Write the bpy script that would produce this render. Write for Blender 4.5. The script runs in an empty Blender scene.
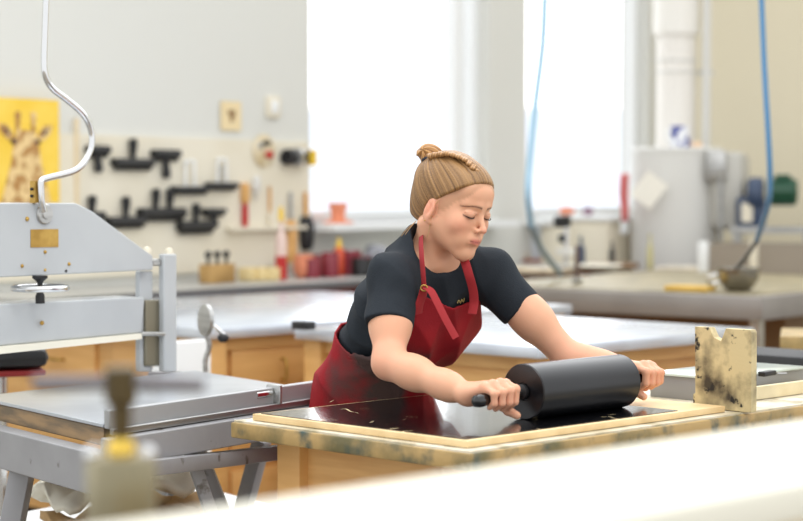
import bpy, bmesh, math, random
import numpy as np
from mathutils import Vector, Matrix, noise
random.seed(7); np.random.seed(7)
S = bpy.context.scene
COL = S.collection
PI = math.pi
# ------------------------------------------------------------------ camera, world, lights
FPX = 1896.0; CAMZ = 1.39; HOR = 191.0
PITCH = math.atan((260.5-HOR)/FPX)
cam_d = bpy.data.cameras.new('camera'); cam = bpy.data.objects.new('camera', cam_d); COL.objects.link(cam)
cam.location = (0, 0, CAMZ); cam.rotation_euler = (PI/2-PITCH, 0, 0)
cam_d.sensor_width = 36; cam_d.lens = FPX*36/803; cam_d.clip_end = 300
cam_d.dof.use_dof = True; cam_d.dof.focus_distance = 4.36; cam_d.dof.aperture_fstop = 2.8
S.camera = cam
w = bpy.data.worlds.new('world'); S.world = w; w.use_nodes = True
bg = w.node_tree.nodes['Background']; bg.inputs[0].default_value = (0.96, 0.98, 1.0, 1)
_n = w.node_tree.nodes; _l = w.node_tree.links      # overcast sky, brighter on the window side
_tc = _n.new('ShaderNodeTexCoord'); _dp = _n.new('ShaderNodeVectorMath'); _dp.operation = 'DOT_PRODUCT'; _dp.inputs[1].default_value = (-.25, .93, .28)
_mr = _n.new('ShaderNodeMapRange'); _mr.inputs[1].default_value = .1; _mr.inputs[2].default_value = .95; _mr.inputs[3].default_value = .95; _mr.inputs[4].default_value = 2.6
_l.new(_tc.outputs['Generated'], _dp.inputs[0]); _l.new(_dp.outputs['Value'], _mr.inputs[0]); _l.new(_mr.outputs[0], bg.inputs[1])
def area(name, loc, target, size, power, color=(1, 1, 1)):
    l = bpy.data.lights.new(name, 'AREA'); l.shape = 'RECTANGLE'; l.size, l.size_y = size
    l.energy = power; l.color = color
    o = bpy.data.objects.new(name, l); COL.objects.link(o); o.location = loc
    o.rotation_euler = (Vector(target)-Vector(loc)).to_track_quat('-Z', 'Y').to_euler()
    return o
area('overhead_fill', (0.8, 3.0, 4.2), (0.6, 5.2, 0.8), (3.5, 2.0), 45, (1, .97, .93))  # three fill lamps added overhead to brighten the room
area('overhead_fill', (-2.2, 6.5, 4.2), (-2.0, 8.5, 0.8), (3.0, 2.0), 22, (1, .96, .90))
area('overhead_fill', (3.0, 9.5, 4.2), (2.6, 11.0, 0.8), (3.0, 2.0), 10, (1, .95, .88))
S.view_settings.view_transform = 'Standard'; S.view_settings.look = 'None'
S.view_settings.exposure = 0.5; S.view_settings.gamma = 1.0; S.view_settings.use_curve_mapping = False

# ------------------------------------------------------------------ helpers
cp, sp = math.cos(PITCH), math.sin(PITCH)
def ray(px, py):
    x = (px-401.5)/FPX; y = (260.5-py)/FPX
    return Vector((x, cp+y*sp, -sp+y*cp))
def P(px, py, d):
    r = ray(px, py); return Vector((0, 0, CAMZ))+r*(d/r.y)
def at(px, py, z):
    r = ray(px, py); return Vector((0, 0, CAMZ))+r*((z-CAMZ)/r.z)
def V(*a): return Vector(a)

def tag(o, label=None, cat=None, group=None, kind=None):
    if label: o['label'] = label
    if cat: o['category'] = cat
    if group: o['group'] = group
    if kind: o['kind'] = kind
    return o
def empty(name, loc, rz=0, label=None, cat=None, group=None):
    o = bpy.data.objects.new(name, None); COL.objects.link(o); o.location = loc; o.rotation_euler = (0, 0, rz)
    o.empty_display_size = .05
    return tag(o, label, cat, group)
class MB:
    """collects shapes into one mesh"""
    def __init__(s): s.bm = bmesh.new()
    def _x(s, vs, M):
        if M is not None:
            for v in vs: v.co = M @ v.co
    def box(s, c, d, M=None, bev=0.0):
        r = bmesh.ops.create_cube(s.bm, size=1)
        vs = r['verts']
        for v in vs: v.co = Vector((v.co.x*d[0]+c[0], v.co.y*d[1]+c[1], v.co.z*d[2]+c[2]))
        if bev > 0:
            es = list({e for v in vs for e in v.link_edges})
            rb = bmesh.ops.bevel(s.bm, geom=es, offset=bev, segments=2, affect='EDGES', profile=.5)
            vs = list({v for f in rb['faces'] for v in f.verts} | {v for v in vs if v.is_valid})
        s._x(vs, M); return s
    def cyl(s, a, b, r1, r2=None, seg=24, caps=True):
        a = Vector(a); b = Vector(b); r2 = r1 if r2 is None else r2
        d = b-a
        M = Matrix.Translation((a+b)/2) @ d.to_track_quat('Z', 'Y').to_matrix().to_4x4()
        bmesh.ops.create_cone(s.bm, cap_ends=caps, segments=seg, radius1=r1, radius2=r2, depth=d.length, matrix=M)
        return s
    def sph(s, c, r, M=None, seg=20):
        r = (r, r, r) if not hasattr(r, '__len__') else r
        q = bmesh.ops.create_uvsphere(s.bm, u_segments=seg, v_segments=seg//2+2, radius=1)
        for v in q['verts']: v.co = Vector((v.co.x*r[0]+c[0], v.co.y*r[1]+c[1], v.co.z*r[2]+c[2]))
        s._x(q['verts'], M); return s
    def lathe(s, prof, c=(0, 0, 0), axis=(0, 0, 1), seg=32):
        M = Matrix.Translation(c) @ Vector(axis).to_track_quat('Z', 'Y').to_matrix().to_4x4()
        rings = []
        for (r, z) in prof:
            if r < 1e-5: rings.append([s.bm.verts.new(M @ Vector((0, 0, z)))])
            else: rings.append([s.bm.verts.new(M @ Vector((r*math.cos(2*PI*i/seg), r*math.sin(2*PI*i/seg), z))) for i in range(seg)])
        for A, B in zip(rings, rings[1:]):
            for i in range(seg):
                j = (i+1) % seg
                q = [A[i % len(A)], A[j % len(A)], B[j % len(B)], B[i % len(B)]]
                u = []
                for v in q:
                    if v not in u: u.append(v)
                if len(u) > 2: s.bm.faces.new(u)
        return s
    def tube(s, pts, r, seg=12, smooth=6, flat=None):
        """tube through points (Catmull-Rom); r number or list"""
        pts = [Vector(p) for p in pts]
        if smooth > 1 and len(pts) > 2:
            n = len(pts); out = []; rr = []
            rl = r if hasattr(r, '__len__') else [r]*n
            for i in range(n-1):
                p0 = pts[max(i-1, 0)]; p1 = pts[i]; p2 = pts[i+1]; p3 = pts[min(i+2, n-1)]
                for k in range(smooth):
                    t = k/smooth
                    out.append(.5*((2*p1)+(p2-p0)*t+(2*p0-5*p1+4*p2-p3)*t*t+(-p0+3*p1-3*p2+p3)*t**3))
                    rr.append(rl[i]*(1-t)+rl[i+1]*t)
            out.append(pts[-1]); rr.append(rl[-1]); pts, rl = out, rr
        else: rl = r if hasattr(r, '__len__') else [r]*len(pts)
        prev = None; rings = []
        for i, p in enumerate(pts):
            t = (pts[min(i+1, len(pts)-1)]-pts[max(i-1, 0)]).normalized()
            if prev is None:
                prev = t.orthogonal().normalized() if flat is None else Vector(flat)
            nx = (prev-t*prev.dot(t)).normalized(); ny = t.cross(nx); prev = nx
            ky = 1.0 if flat is None else .16
            rings.append([s.bm.verts.new(p+nx*rl[i]*ky*math.cos(2*PI*k/seg)+ny*rl[i]*math.sin(2*PI*k/seg)) for k in range(seg)])
        for A, B in zip(rings, rings[1:]):
            for i in range(seg): s.bm.faces.new([A[i], A[(i+1) % seg], B[(i+1) % seg], B[i]])
        s.bm.faces.new(rings[0][::-1]); s.bm.faces.new(rings[-1]); return s
    def prism(s, poly, d, M=None):
        """poly: list of 3D points in a plane; d: extrusion vector"""
        a = [s.bm.verts.new(Vector(p)) for p in poly]; b = [s.bm.verts.new(Vector(p)+Vector(d)) for p in poly]
        s.bm.faces.new(a); s.bm.faces.new(b[::-1])
        n = len(a)
        for i in range(n): s.bm.faces.new([a[i], b[i], b[(i+1) % n], a[(i+1) % n]])
        s._x(a+b, M); return s
    def build(s, name, m, parent=None, smooth=None, bev=0):
        bmesh.ops.recalc_face_normals(s.bm, faces=s.bm.faces[:])
        me = bpy.data.meshes.new(name); s.bm.to_mesh(me); s.bm.free()
        o = bpy.data.objects.new(name, me); COL.objects.link(o); me.materials.append(m)
        if parent: o.parent = parent
        if bev:
            b = o.modifiers.new('b', 'BEVEL'); b.width = bev; b.segments = 2; b.limit_method = 'ANGLE'
        ang = math.radians(38)
        me.shade_smooth()
        try: me.set_sharp_from_angle(angle=ang)
        except Exception: pass
        return o
def setgeo(o):   # mesh whose verts were given in world coords but parented to a placed root
    return o

# ------------------------------------------------------------------ materials
def srgb(r, g, b):
    f = lambda c: (c/255/12.92) if c/255 <= .04045 else ((c/255+.055)/1.055)**2.4
    return (f(r), f(g), f(b), 1)
def mat(name, c, rough=.6, metal=0, c2=None, scale=8, thr=(.4, .62), stretch=None, bump=0, bscale=60, spec=.5, coat=0, sss=0, detail=6, c3=None):
    m = bpy.data.materials.new(name); m.use_nodes = True; nt = m.node_tree; N = nt.nodes; L = nt.links
    b = N['Principled BSDF']; c = srgb(*c)
    b.inputs['Base Color'].default_value = c; b.inputs['Roughness'].default_value = rough; b.inputs['Metallic'].default_value = metal
    b.inputs['Specular IOR Level'].default_value = spec; b.inputs['Coat Weight'].default_value = coat
    if sss:
        b.inputs['Subsurface Weight'].default_value = sss; b.inputs['Subsurface Radius'].default_value = (.012, .005, .003); b.inputs['Subsurface Scale'].default_value = 1.0
    tc = N.new('ShaderNodeTexCoord'); mp = N.new('ShaderNodeMapping'); L.new(tc.outputs['Object'], mp.inputs[0])
    if stretch: mp.inputs['Scale'].default_value = stretch
    if c2:
        n = N.new('ShaderNodeTexNoise'); n.inputs['Scale'].default_value = scale; n.inputs['Detail'].default_value = detail
        L.new(mp.outputs[0], n.inputs['Vector'])
        r = N.new('ShaderNodeValToRGB'); r.color_ramp.elements[0].position = thr[0]; r.color_ramp.elements[1].position = thr[1]
        r.color_ramp.elements[0].color = c; r.color_ramp.elements[1].color = srgb(*c2)
        L.new(n.outputs['Fac'], r.inputs[0]); out = r.outputs[0]
        if c3:
            n2 = N.new('ShaderNodeTexNoise'); n2.inputs['Scale'].default_value = scale*2.3; n2.inputs['Detail'].default_value = 8
            L.new(mp.outputs[0], n2.inputs['Vector'])
            r2 = N.new('ShaderNodeValToRGB'); r2.color_ramp.elements[0].position = .52; r2.color_ramp.elements[1].position = .66
            r2.color_ramp.elements[0].color = (0, 0, 0, 1); r2.color_ramp.elements[1].color = (1, 1, 1, 1)
            L.new(n2.outputs['Fac'], r2.inputs[0])
            mx = N.new('ShaderNodeMixRGB'); mx.inputs[2].default_value = srgb(*c3); L.new(r2.outputs[0], mx.inputs[0]); L.new(out, mx.inputs[1]); out = mx.outputs[0]
        L.new(out, b.inputs['Base Color'])
    if bump:
        n = N.new('ShaderNodeTexNoise'); n.inputs['Scale'].default_value = bscale; n.inputs['Detail'].default_value = 4
        L.new(mp.outputs[0], n.inputs['Vector'])
        bp = N.new('ShaderNodeBump'); bp.inputs['Strength'].default_value = bump; bp.inputs['Distance'].default_value = .004
        L.new(n.outputs['Fac'], bp.inputs['Height']); L.new(bp.outputs[0], b.inputs['Normal'])
    return m
def vcolmat(name, rough=.5, sss=0, bump=0, bscale=200, spec=.5):
    m = mat(name, (128, 128, 128), rough, bump=bump, bscale=bscale, sss=sss, spec=spec)
    N = m.node_tree.nodes; a = N.new('ShaderNodeAttribute'); a.attribute_name = 'Col'
    m.node_tree.links.new(a.outputs['Color'], N['Principled BSDF'].inputs['Base Color']); return m
M = {}
M['wall'] = mat('wall_paint', (214, 214, 208), .8, bump=.05)
M['wall_cream'] = mat('cream_wall_paint', (216, 207, 182), .8, bump=.05)
M['white'] = mat('white_paint', (236, 238, 238), .5)
M['peg'] = mat('pegboard', (228, 221, 203), .75, c2=(224, 216, 196), scale=3)
M['floor'] = mat('concrete_floor', (150, 142, 130), .5, c2=(125, 118, 108), scale=2)
M['snow'] = mat('snow', (244, 248, 255), .9)
M['steel'] = mat('brushed_steel', (190, 190, 188), .35, .9, c2=(165, 165, 163), scale=5, stretch=(1, 1, 12))
M['steelt'] = mat('worn_steel_top', (205, 210, 216), .28, .55, c2=(178, 183, 190), scale=4, thr=(.35, .7))
M['zinc'] = mat('zinc_table_top', (216, 222, 230), .25, .45, c2=(196, 202, 212), scale=6, thr=(.3, .7))
M['chrome'] = mat('chrome', (215, 215, 215), .12, 1)
M['pressgrey'] = mat('press_grey_paint', (184, 188, 190), .45, c2=(174, 178, 181), scale=3, coat=.2)
M['framegrey'] = mat('frame_grey_paint', (152, 152, 154), .45, c2=(138, 138, 140), scale=7, c3=(96, 90, 84), thr=(.3, .7))
M['framegrey'].node_tree.nodes['Color Ramp.001'].color_ramp.elements[0].position = .66
M['framegrey'].node_tree.nodes['Color Ramp.001'].color_ramp.elements[1].position = .72
M['dark'] = mat('black_rubber', (26, 26, 28), .5)
M['darkgloss'] = mat('black_gloss_handle', (14, 14, 15), .12, coat=.6)
M['wood'] = mat('pine_wood', (226, 178, 112), .5, c2=(208, 156, 90), scale=2.5, stretch=(1, 1, 8), thr=(.3, .7))
M['woodh'] = mat('pine_wood_grain', (222, 176, 112), .5, c2=(204, 154, 92), scale=2.0, stretch=(2, 2, 22), thr=(.3, .7))
M['brass'] = mat('brass_plate', (196, 160, 84), .4, .6, c2=(170, 134, 64), scale=20)
M['felt'] = mat('cream_felt', (232, 228, 212), .9)
M['terra'] = mat('terracotta', (224, 142, 108), .8)
M['red'] = mat('red_plastic', (186, 40, 38), .4)
M['burg'] = mat('burgundy_tin', (130, 36, 50), .35)
M['yellow'] = mat('yellow_paint', (240, 200, 60), .5)
M['green'] = mat('green_enamel', (22, 74, 50), .35)
M['navy'] = mat('navy_enamel', (50, 66, 92), .4)
M['hose'] = mat('blue_hose', (84, 136, 178), .35)
M['hosel'] = mat('pale_blue_hose', (168, 202, 222), .35)
M['hosed'] = mat('dark_hose_end', (48, 52, 60), .35)
M['tank'] = mat('grey_tank_paint', (214, 213, 208), .45)
M['cream'] = mat('cream_plastic', (226, 218, 198), .6)
M['paper'] = mat('drawing_paper', (238, 234, 222), .8)
# ------------------------------------------------------------------ room frame
AR = math.radians(37)
UR = Vector((math.sin(AR), math.cos(AR), 0)); VR = Vector((-math.cos(AR), math.sin(AR), 0))
RZ = math.atan2(UR.y, UR.x)
W0 = at(178, 291, .9)+VR*.6; W0.z = 0
def wl(px, py, off=0.0):
    """point of the tool wall (offset off into the room) under a sight line"""
    o = Vector((0, 0, CAMZ)); r = ray(px, py); p = W0-VR*off
    return o+r*((p-o).dot(VR)/r.dot(VR))
def ws(px): return (wl(px, 191)-W0).dot(UR)
def wp(s, off, z): return W0+UR*s-VR*off+Vector((0, 0, z))
RM = Matrix.Translation(W0) @ Matrix.Rotation(RZ, 4, 'Z')   # wall-local: x along, y into wall
H = 4.4
s_end = ws(656)
def struct(name, mb, m, **k):
    o = mb.build(name, m); o['kind'] = 'structure'; return o
struct('floor', MB().box((1.0, 7.5, -.05), (16, 22, .1)), M['floor'])
w1a, w1b, w2a, w2b = ws(310), ws(489), ws(526), ws(648)
SILL = 1.2; HEAD = 3.9
mb = MB()
for a, b in ((-6, w1a), (w1b, w2a), (w2b, s_end)): mb.box(((a+b)/2, .12, H/2), (b-a, .24, H), RM)
for a, b in ((w1a, w1b), (w2a, w2b)):
    mb.box(((a+b)/2, .12, SILL/2), (b-a, .24, SILL), RM); mb.box(((a+b)/2, .12, (HEAD+H)/2), (b-a, .24, H-HEAD), RM)
struct('wall_back', mb, M['wall'])
mb = MB().box((s_end+.1, -4.2, H/2), (.2, 9, H), RM); struct('wall_right', mb, M['wall_cream'])
gm = bpy.data.materials.new('window_glass'); gm.use_nodes = True
nt = gm.node_tree; nt.nodes.clear()
o_ = nt.nodes.new('ShaderNodeOutputMaterial'); mx = nt.nodes.new('ShaderNodeMixShader'); tr = nt.nodes.new('ShaderNodeBsdfTransparent'); gl = nt.nodes.new('ShaderNodeBsdfGlossy')
gl.inputs['Roughness'].default_value = .02; mx.inputs[0].default_value = .05
nt.links.new(tr.outputs[0], mx.inputs[1]); nt.links.new(gl.outputs[0], mx.inputs[2]); nt.links.new(mx.outputs[0], o_.inputs[0])
for i, (a, b) in enumerate(((w1a, w1b), (w2a, w2b))):
    root = empty('window_%d' % (i+1), (0, 0, 0)); root['kind'] = 'structure'
    mb = MB(); f = .07
    for x in (a+f/2, b-f/2): mb.box((x, .13, (SILL+HEAD)/2), (f, .09, HEAD-SILL), RM)
    for z in (SILL+f/2, HEAD-f/2): mb.box(((a+b)/2, .13, z), (b-a-2*f, .09, f), RM)
    mb.build('window_frame', M['white'], root)
    if i == 0:
        xm = ws(470)
        MB().box((xm, .13, (SILL+HEAD)/2), (.09, .08, HEAD-SILL-2*f), RM).build('mullion', M['white'], root)
    MB().box(((a+b)/2, .15, (SILL+HEAD)/2), (b-a-2*f, .008, HEAD-SILL-2*f), RM).build('pane', gm, root)
    MB().box(((a+b)/2, -.04, SILL-.02), (b-a+.1, .34, .04), RM).build('window_sill', M['white'], root)
# outside
struct('ground', MB().box((5, 62, -.8), (160, 90, .4)), M['snow'])
bo = MB().box((0, 52, 1.3), (46, 8, 3.9)).prism([(-23.5, 47.5, 3.2), (23.5, 47.5, 3.2), (23.5, 52, 3.5), (-23.5, 52, 3.5)], (0, 0, .2)).build('outbuilding', M['snow'])
tag(bo, 'long pale snow covered building seen outside through the window', 'building')
# pegboard
s0, s1 = ws(-40), ws(306)
pz = wl(150, 137).z
o = MB().box(((s0+s1)/2, -.012, (pz+.95)/2), (s1-s0, .024, pz-.95), RM).build('pegboard', M['peg'])
tag(o, 'cream board on the wall behind the hanging squeegees and hand tools', 'board')
o = MB().box(((ws(222)+ws(303))/2, -.05, wl(262, 228).z), (ws(303)-ws(222), .05, .02), RM).build('tool_rail', M['peg'])
tag(o, 'thin cream rail on the tool wall above the wooden block of tools', 'rail')

# wall counter
root = empty('wall_counter', W0, RZ, 'long grey topped counter running along the tool wall to the window', 'counter')
c0, c1 = ws(-60), ws(532)
cw = M['woodh']
MB().box(((c0+c1)/2, -.31, .885), (c1-c0, .60, .035)).build('worktop', mat('grey_worktop', (188, 188, 184), .35, c2=(172, 172, 168), scale=4), root)
MB().box(((c0+c1)/2, -.613, .885), (c1-c0, .006, .035)).build('edge_strip', mat('dark_edge_strip', (112, 112, 114), .4), root)
MB().box(((c0+c1)/2, -.27, .45), (c1-c0-.02, .50, .83)).build('cabinet_body', M['burg'] if False else mat('dark_red_cabinet', (140, 62, 50), .6), root)
CT = .905

# ---------------- tool wall items
def onwall(name, px, py, off, label, cat, group=None):
    p = wl(px, py, off); return empty(name, p, RZ, label, cat, group)
SQ = 'black squeegees hanging on the tool wall'
def squeegee(px, py, wpx, hpx, up, label, wires=False, twin=False, thick=.045):
    r = onwall('squeegee', px, py, .05, label, 'squeegee', SQ)
    d = r.location.y; L = wpx/ (1896/d*(UR.x-UR.y*r.location.x/d)); hh = hpx/1896*d
    t = thick
    MB().prism([(-L/2, .02, t/2), (-L/2, -.02, t/2), (-L/2, -.03, -t*.1), (-L/2, -.006, -t/2), (-L/2, .006, -t/2), (-L/2, .03, -t*.1)], (L, 0, 0)).build('blade_holder', M['dark'], r)
    MB().box((0, 0, -t/2-.006), (L*.96, .008, .02)).build('rubber_blade', M['dark'], r)
    s = 1 if up else -1
    if wires:
        for x in (-.035, .035): MB().cyl((x, 0, 0), (x, 0, hh), .007).build('handle', M['white'], r)
        MB().cyl((-.035, 0, hh), (.035, 0, hh), .007).build('handle_bar', M['white'], r)
    else:
        for x in ((-.045, .06) if twin else (0,)):
            MB().tube([(x, 0, 0), (x, 0, s*hh*.35), (x+.004, 0, s*hh*.8), (x, 0, s*hh)], [.016, .016, .024, .02], seg=14).build('handle', M['dark'], r)
    MB().cyl((0, .05, t*.4), (0, -.0, t*.4), .004, seg=8).build('hook', M['steel'], r)
squeegee(133, 163, 38, 24, True, 'black squeegee with upright handle, left of the topmost row on the tool wall')
squeegee(166, 154, 25, 24, False, 'black squeegee hanging handle down in the upper row of the tool wall')
squeegee(98, 150, 20, 22, False, 'black squeegee just right of the bent chrome tube')
squeegee(190, 189, 34, 28, True, 'thin black squeegee with white wire handle, left of the pair', wires=True, thick=.03)
squeegee(222, 185, 29, 26, True, 'thin black squeegee with white wire handle nearest the wooden brush', wires=True, thick=.03)
squeegee(126, 221, 36, 24, True, 'black squeegee with upright handle just above the press beam slope')
squeegee(162, 213, 44, 24, True, 'wide black squeegee with two upright handles in the lower row', twin=True, thick=.055)
squeegee(196, 226, 34, 22, True, 'thick black squeegee with short upright handle at the lowest spot', thick=.055)
squeegee(214, 211, 20, 16, False, 'small black squeegee hanging handle down, rightmost of the lower row', thick=.03)
squeegee(92, 216, 22, 20, True, 'small black squeegee partly hidden behind the press beam top')
o = MB().box((0, 0, 0), (.022, .012, .5)).build('wooden_strip', mat('pale_strip', (224, 206, 172), .6)); o.location = wl(77, 168, .03); o.rotation_euler.z = RZ
tag(o, 'narrow wooden slat on the wall beside the yellow animal picture', 'slat')

# giraffe picture (own generic yellow picture of a giraffe)
r = onwall('giraffe_picture', 25, 151, .045, 'yellow painting of a giraffe hanging behind the grey press', 'picture')
d = r.location.y; k = 1896/d
pw, ph = .42, 104/k
MB().box((0, 0, 0), (pw, .03, ph)).build('canvas', mat('giraffe_yellow', (238, 198, 66), .7, c2=(244, 208, 88), scale=6), r)
gb = mat('giraffe_hide', (226, 196, 140), .8, c2=(176, 130, 74), scale=22, thr=(.47, .55), detail=2)
gd = mat('giraffe_dark_paint', (92, 66, 60), .8)
f = -.0165
def flat(pts, dz=0): return [(x, f-dz, z) for x, z in pts]
MB().prism(flat([(-.17, -ph/2), (-.10, -.05), (-.085, .05), (-.06, .10), (.04, .10), (.07, .05), (.09, -.06), (.15, -ph/2)]), (0, -.002, 0)).build('giraffe_head', gb, r)
for sx in (-1, 1):
    c = -.01+sx*.05
    MB().prism(flat([(c-.012, .09), (c-.014, .16), (c-.02, .17), (c-.012, .19), (c+.012, .19), (c+.02, .17), (c+.014, .16), (c+.012, .09)]), (0, -.003, 0)).build('horn', gb, r)
    MB().prism(flat([(c+sx*.02, .07), (c+sx*.07, .125), (c+sx*.12, .13), (c+sx*.11, .09), (c+sx*.06, .05)]), (0, -.003, 0)).build('ear', gb, r)
    MB().prism(flat([(c+sx*.05, .085), (c+sx*.07, .108), (c+sx*.095, .11), (c+sx*.07, .075)]), (0, -.0045, 0)).build('inner_ear', gd, r)
    MB().sph((c+sx*.025, f-.001, .045), (.022, .004, .013)).build('eye', gd, r)
# paper, switch
r = onwall('pinned_drawing', 231, 116, .01, 'small tan paper with a dark sketch pinned high on the wall', 'paper')
MB().box((0, 0, 0), (.165, .003, .16)).build('sheet', mat('tan_paper', (232, 212, 168), .8), r)
MB().prism([(-.03, -.003, .03), (.03, -.003, .035), (.035, -.003, .015), (.015, -.003, -.03), (-.01, -.003, -.035), (-.012, -.003, 0), (-.03, -.003, .01)], (0, -.001, 0)).build('sketch', mat('sketch_ink', (150, 120, 84), .8), r)
r = onwall('wall_switch', 273, 107, .012, 'white switch box on the wall right of the tan paper', 'switch')
MB().box((0, 0, 0), (.11, .024, .12), bev=.006).build('switch_box', M['cream'], r); MB().box((0, -.015, 0), (.05, .01, .07), bev=.003).build('rocker', M['white'], r)
# round mask-like palette
r = onwall('round_palette', 264, 151, .03, 'cream round palette with red and dark blobs hanging on the wall', 'palette')
MB().lathe([(0, -.01), (.085, -.008), (.095, 0), (.085, .006), (0, .008)], axis=(0, -1, 0)).build('disc', mat('palette_cream', (226, 214, 186), .6, c2=(200, 180, 140), scale=12), r)
MB().sph((.03, -.015, -.02), (.035, .008, .022)).build('red_blob', M['red'], r)
MB().sph((.01, -.012, .045), (.04, .006, .014)).build('dark_blob', M['dark'], r)
MB().sph((-.04, -.012, .03), (.02, .006, .02)).build('grey_blob', M['steel'], r)
# cluster of tape rolls / brushes
for i, (px, c, rr) in enumerate(((289, 'dark', .045), (297, 'steel', .05), (304, 'dark', .04))):
    r = onwall('tape_roll', px, 157, .06, ['dark grey tape roll, left one of the row by the window edge', 'silver grey tape roll, middle one of the row by the window edge', 'dark tape roll with yellow clip, right one by the window edge'][i], 'tape roll', 'tape rolls hanging on the wall')
    MB().lathe([(rr*.5, -.03), (rr, -.03), (rr, .03), (rr*.5, .03), (rr*.5, -.03)], axis=(1, .3, 0)).build('roll', M[c], r)
    MB().cyl((0, .06, .02), (0, -.01, .02), .008, seg=10).build('peg', M['steel'], r)
    if i == 2: MB().box((.02, -.05, -.005), (.035, .03, .09)).build('clip', M['yellow'], r)
# hanging tools: (px, y_top, y_bot, kind)
def brush(px, yt, yb, label, name, parts):
    """parts: (from, to, halfwidth, material, flat) fractions down from top"""
    r = onwall(name, px, yt, .04, label, name.split('_')[-1]); d = r.location.y; Lz = (yb-yt)/1896*d
    MB().cyl((0, .04, -.01), (0, -.01, -.01), .004, seg=8).build('hook', M['steel'], r)
    for (nm, a, b, wd, m_) in parts:
        MB().tube([(0, 0, -a*Lz), (0, 0, -(a*.75+b*.25)*Lz), (0, 0, -(a*.25+b*.75)*Lz), (0, 0, -b*Lz)], [wd*.75, wd, wd, wd*.7], seg=12, smooth=3).build(nm, M[m_], r)
brush(245, 183, 228, 'wooden brush with red handle hanging under the wire squeegees', 'hand_brush', [('bristles', 0, .45, .028, 'wood'), ('handle', .42, 1, .018, 'red')])
brush(256, 176, 200, 'pale whisk hanging right of the red handled brush', 'wire_whisk', [('wires', 0, .7, .025, 'tank'), ('handle', .7, 1, .01, 'tank')])
brush(270, 186, 224, 'slim wooden brush on the wall left of the yellow topped bottle', 'slim_brush', [('handle', 0, .7, .008, 'wood'), ('bristles', .7, 1, .015, 'cream')])
brush(291, 192, 262, 'long wooden paddle hanging between bottle and black brush', 'wooden_paddle', [('handle', 0, .45, .012, 'steel'), ('paddle_blade', .4, 1, .036, 'wood')])
brush(306, 192, 250, 'black oval brush with wooden handle hanging beside the window', 'oval_brush', [('handle', 0, .45, .014, 'wood'), ('brush_head', .42, 1, .045, 'dark')])
brush(222, 165, 180, 'tiny grey hook tool between the two wire squeegees and palette', 'hook_tool', [('shaft', 0, 1, .006, 'steel')])
# counter items
def oncounter(name, px, off, label, cat, group=None, py=None, scale=1):
    q = wl(px, 191, off); return empty(name, (q.x, q.y, CT), RZ, label, cat, group)
r = oncounter('tool_block', 217, .25, 'wooden block holding three black knobbed tools on the wall counter', 'tool holder')
MB().box((0, 0, .05), (.2, .08, .1), bev=.004).build('block', mat('oiled_block_wood', (188, 150, 92), .5, c2=(160, 124, 70), scale=8), r)
for x in (-.07, 0, .07):
    t = MB().cyl((x, 0, .1), (x, 0, .135), .009, seg=10).sph((x, 0, .15), .02).build('tool_knob', M['dark'], r)
for i, (px, a, lb) in enumerate(((250, .2, 'left'), (263, -.1, 'middle'), (273, .3, 'right'))):
    o = MB().box((0, 0, .035), (.13, .08, .07), bev=.004).build('wood_offcut', mat('pale_wood', (226, 204, 150), .6)); q = wl(px, 191, .22+.03*i); o.location = (q.x, q.y, CT); o.rotation_euler.z = RZ+a
    tag(o, 'pale yellow wood offcut on the counter, %s of three' % lb, 'wood block', 'pale offcuts on the counter')
r = oncounter('bottle', 281, .3, 'tall red bottle with white label and yellow top on the counter', 'bottle')
MB().lathe([(0, 0), (.030, 0), (.032, .01), (.032, .13)]).build('bottle_body', M['red'], r)
MB().lathe([(.032, .13), (.032, .22), (.024, .25), (.012, .27), (.012, .32), (0, .32)]).build('shoulder', mat('pink_label', (226, 200, 190), .5), r)
MB().lathe([(.014, .32), (.014, .37), (.009, .40), (0, .40)]).build('cap', M['yellow'], r)
r = oncounter('bowl_stack', 304, .25, 'small orange clay pot on the counter under the black brush', 'pot')
MB().lathe([(0, 0), (.04, 0), (.06, .03), (.062, .08), (.05, .13), (.045, .13), (.05, .08), (0, .02)]).build('pot_body', M['terra'], r); r.name = 'clay_pot'
for i, (px, off, h_, rr, m_, lb) in enumerate((
        (312, .3, .10, .045, 'burg', 'small burgundy tin, leftmost of the tins under the window'),
        (321, .22, .12, .05, 'burg', 'burgundy tin second from the left under the window'),
        (330, .3, .13, .05, 'burg', 'burgundy tin directly left of the orange bottle'),
        (350, .25, .14, .065, 'burg', 'larger burgundy tin right of the orange bottle'),
        (362, .35, .10, .06, 'dark', 'black tin half hidden beside the woman\'s back'))):
    r = oncounter('paint_tin', px, off, lb, 'tin', 'paint tins under the window')
    MB().lathe([(0, 0), (rr, 0), (rr, h_), (rr*.95, h_+.004), (rr*.95, h_-.003), (0, h_-.003)]).build('tin_body', M[m_], r)
    MB().lathe([(0, h_-.002), (rr*.9, h_-.002), (rr*.88, h_+.01), (0, h_+.01)]).build('lid', M['steel'] if i % 2 else M['burg'], r)
r = oncounter('squeeze_bottle', 339, .22, 'orange bottle with yellow nozzle among the burgundy tins', 'bottle')
MB().lathe([(0, 0), (.035, 0), (.038, .02), (.038, .13), (.02, .16), (0, .16)]).build('bottle_body', mat('orange_plastic', (214, 84, 46), .4), r)
MB().lathe([(.018, .155), (.016, .18), (.005, .22), (0, .22)]).build('nozzle', M['yellow'], r)
q = wl(382, 191, .35)
o = MB(); 
for i in range(9): o.sph((random.uniform(-.12, .12), random.uniform(-.06, .06), .05+random.uniform(0, .09)), (.07, .05, .045), Matrix.Rotation(random.random(), 4, 'Y'), seg=12)
o = o.build('rag_heap', mat('grey_rags', (150, 152, 158), .9, c2=(96, 98, 104), scale=9)); o.location = (q.x, q.y, CT); tag(o, 'heap of grey rags on the counter behind the woman\'s shoulder', 'rags')
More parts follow.
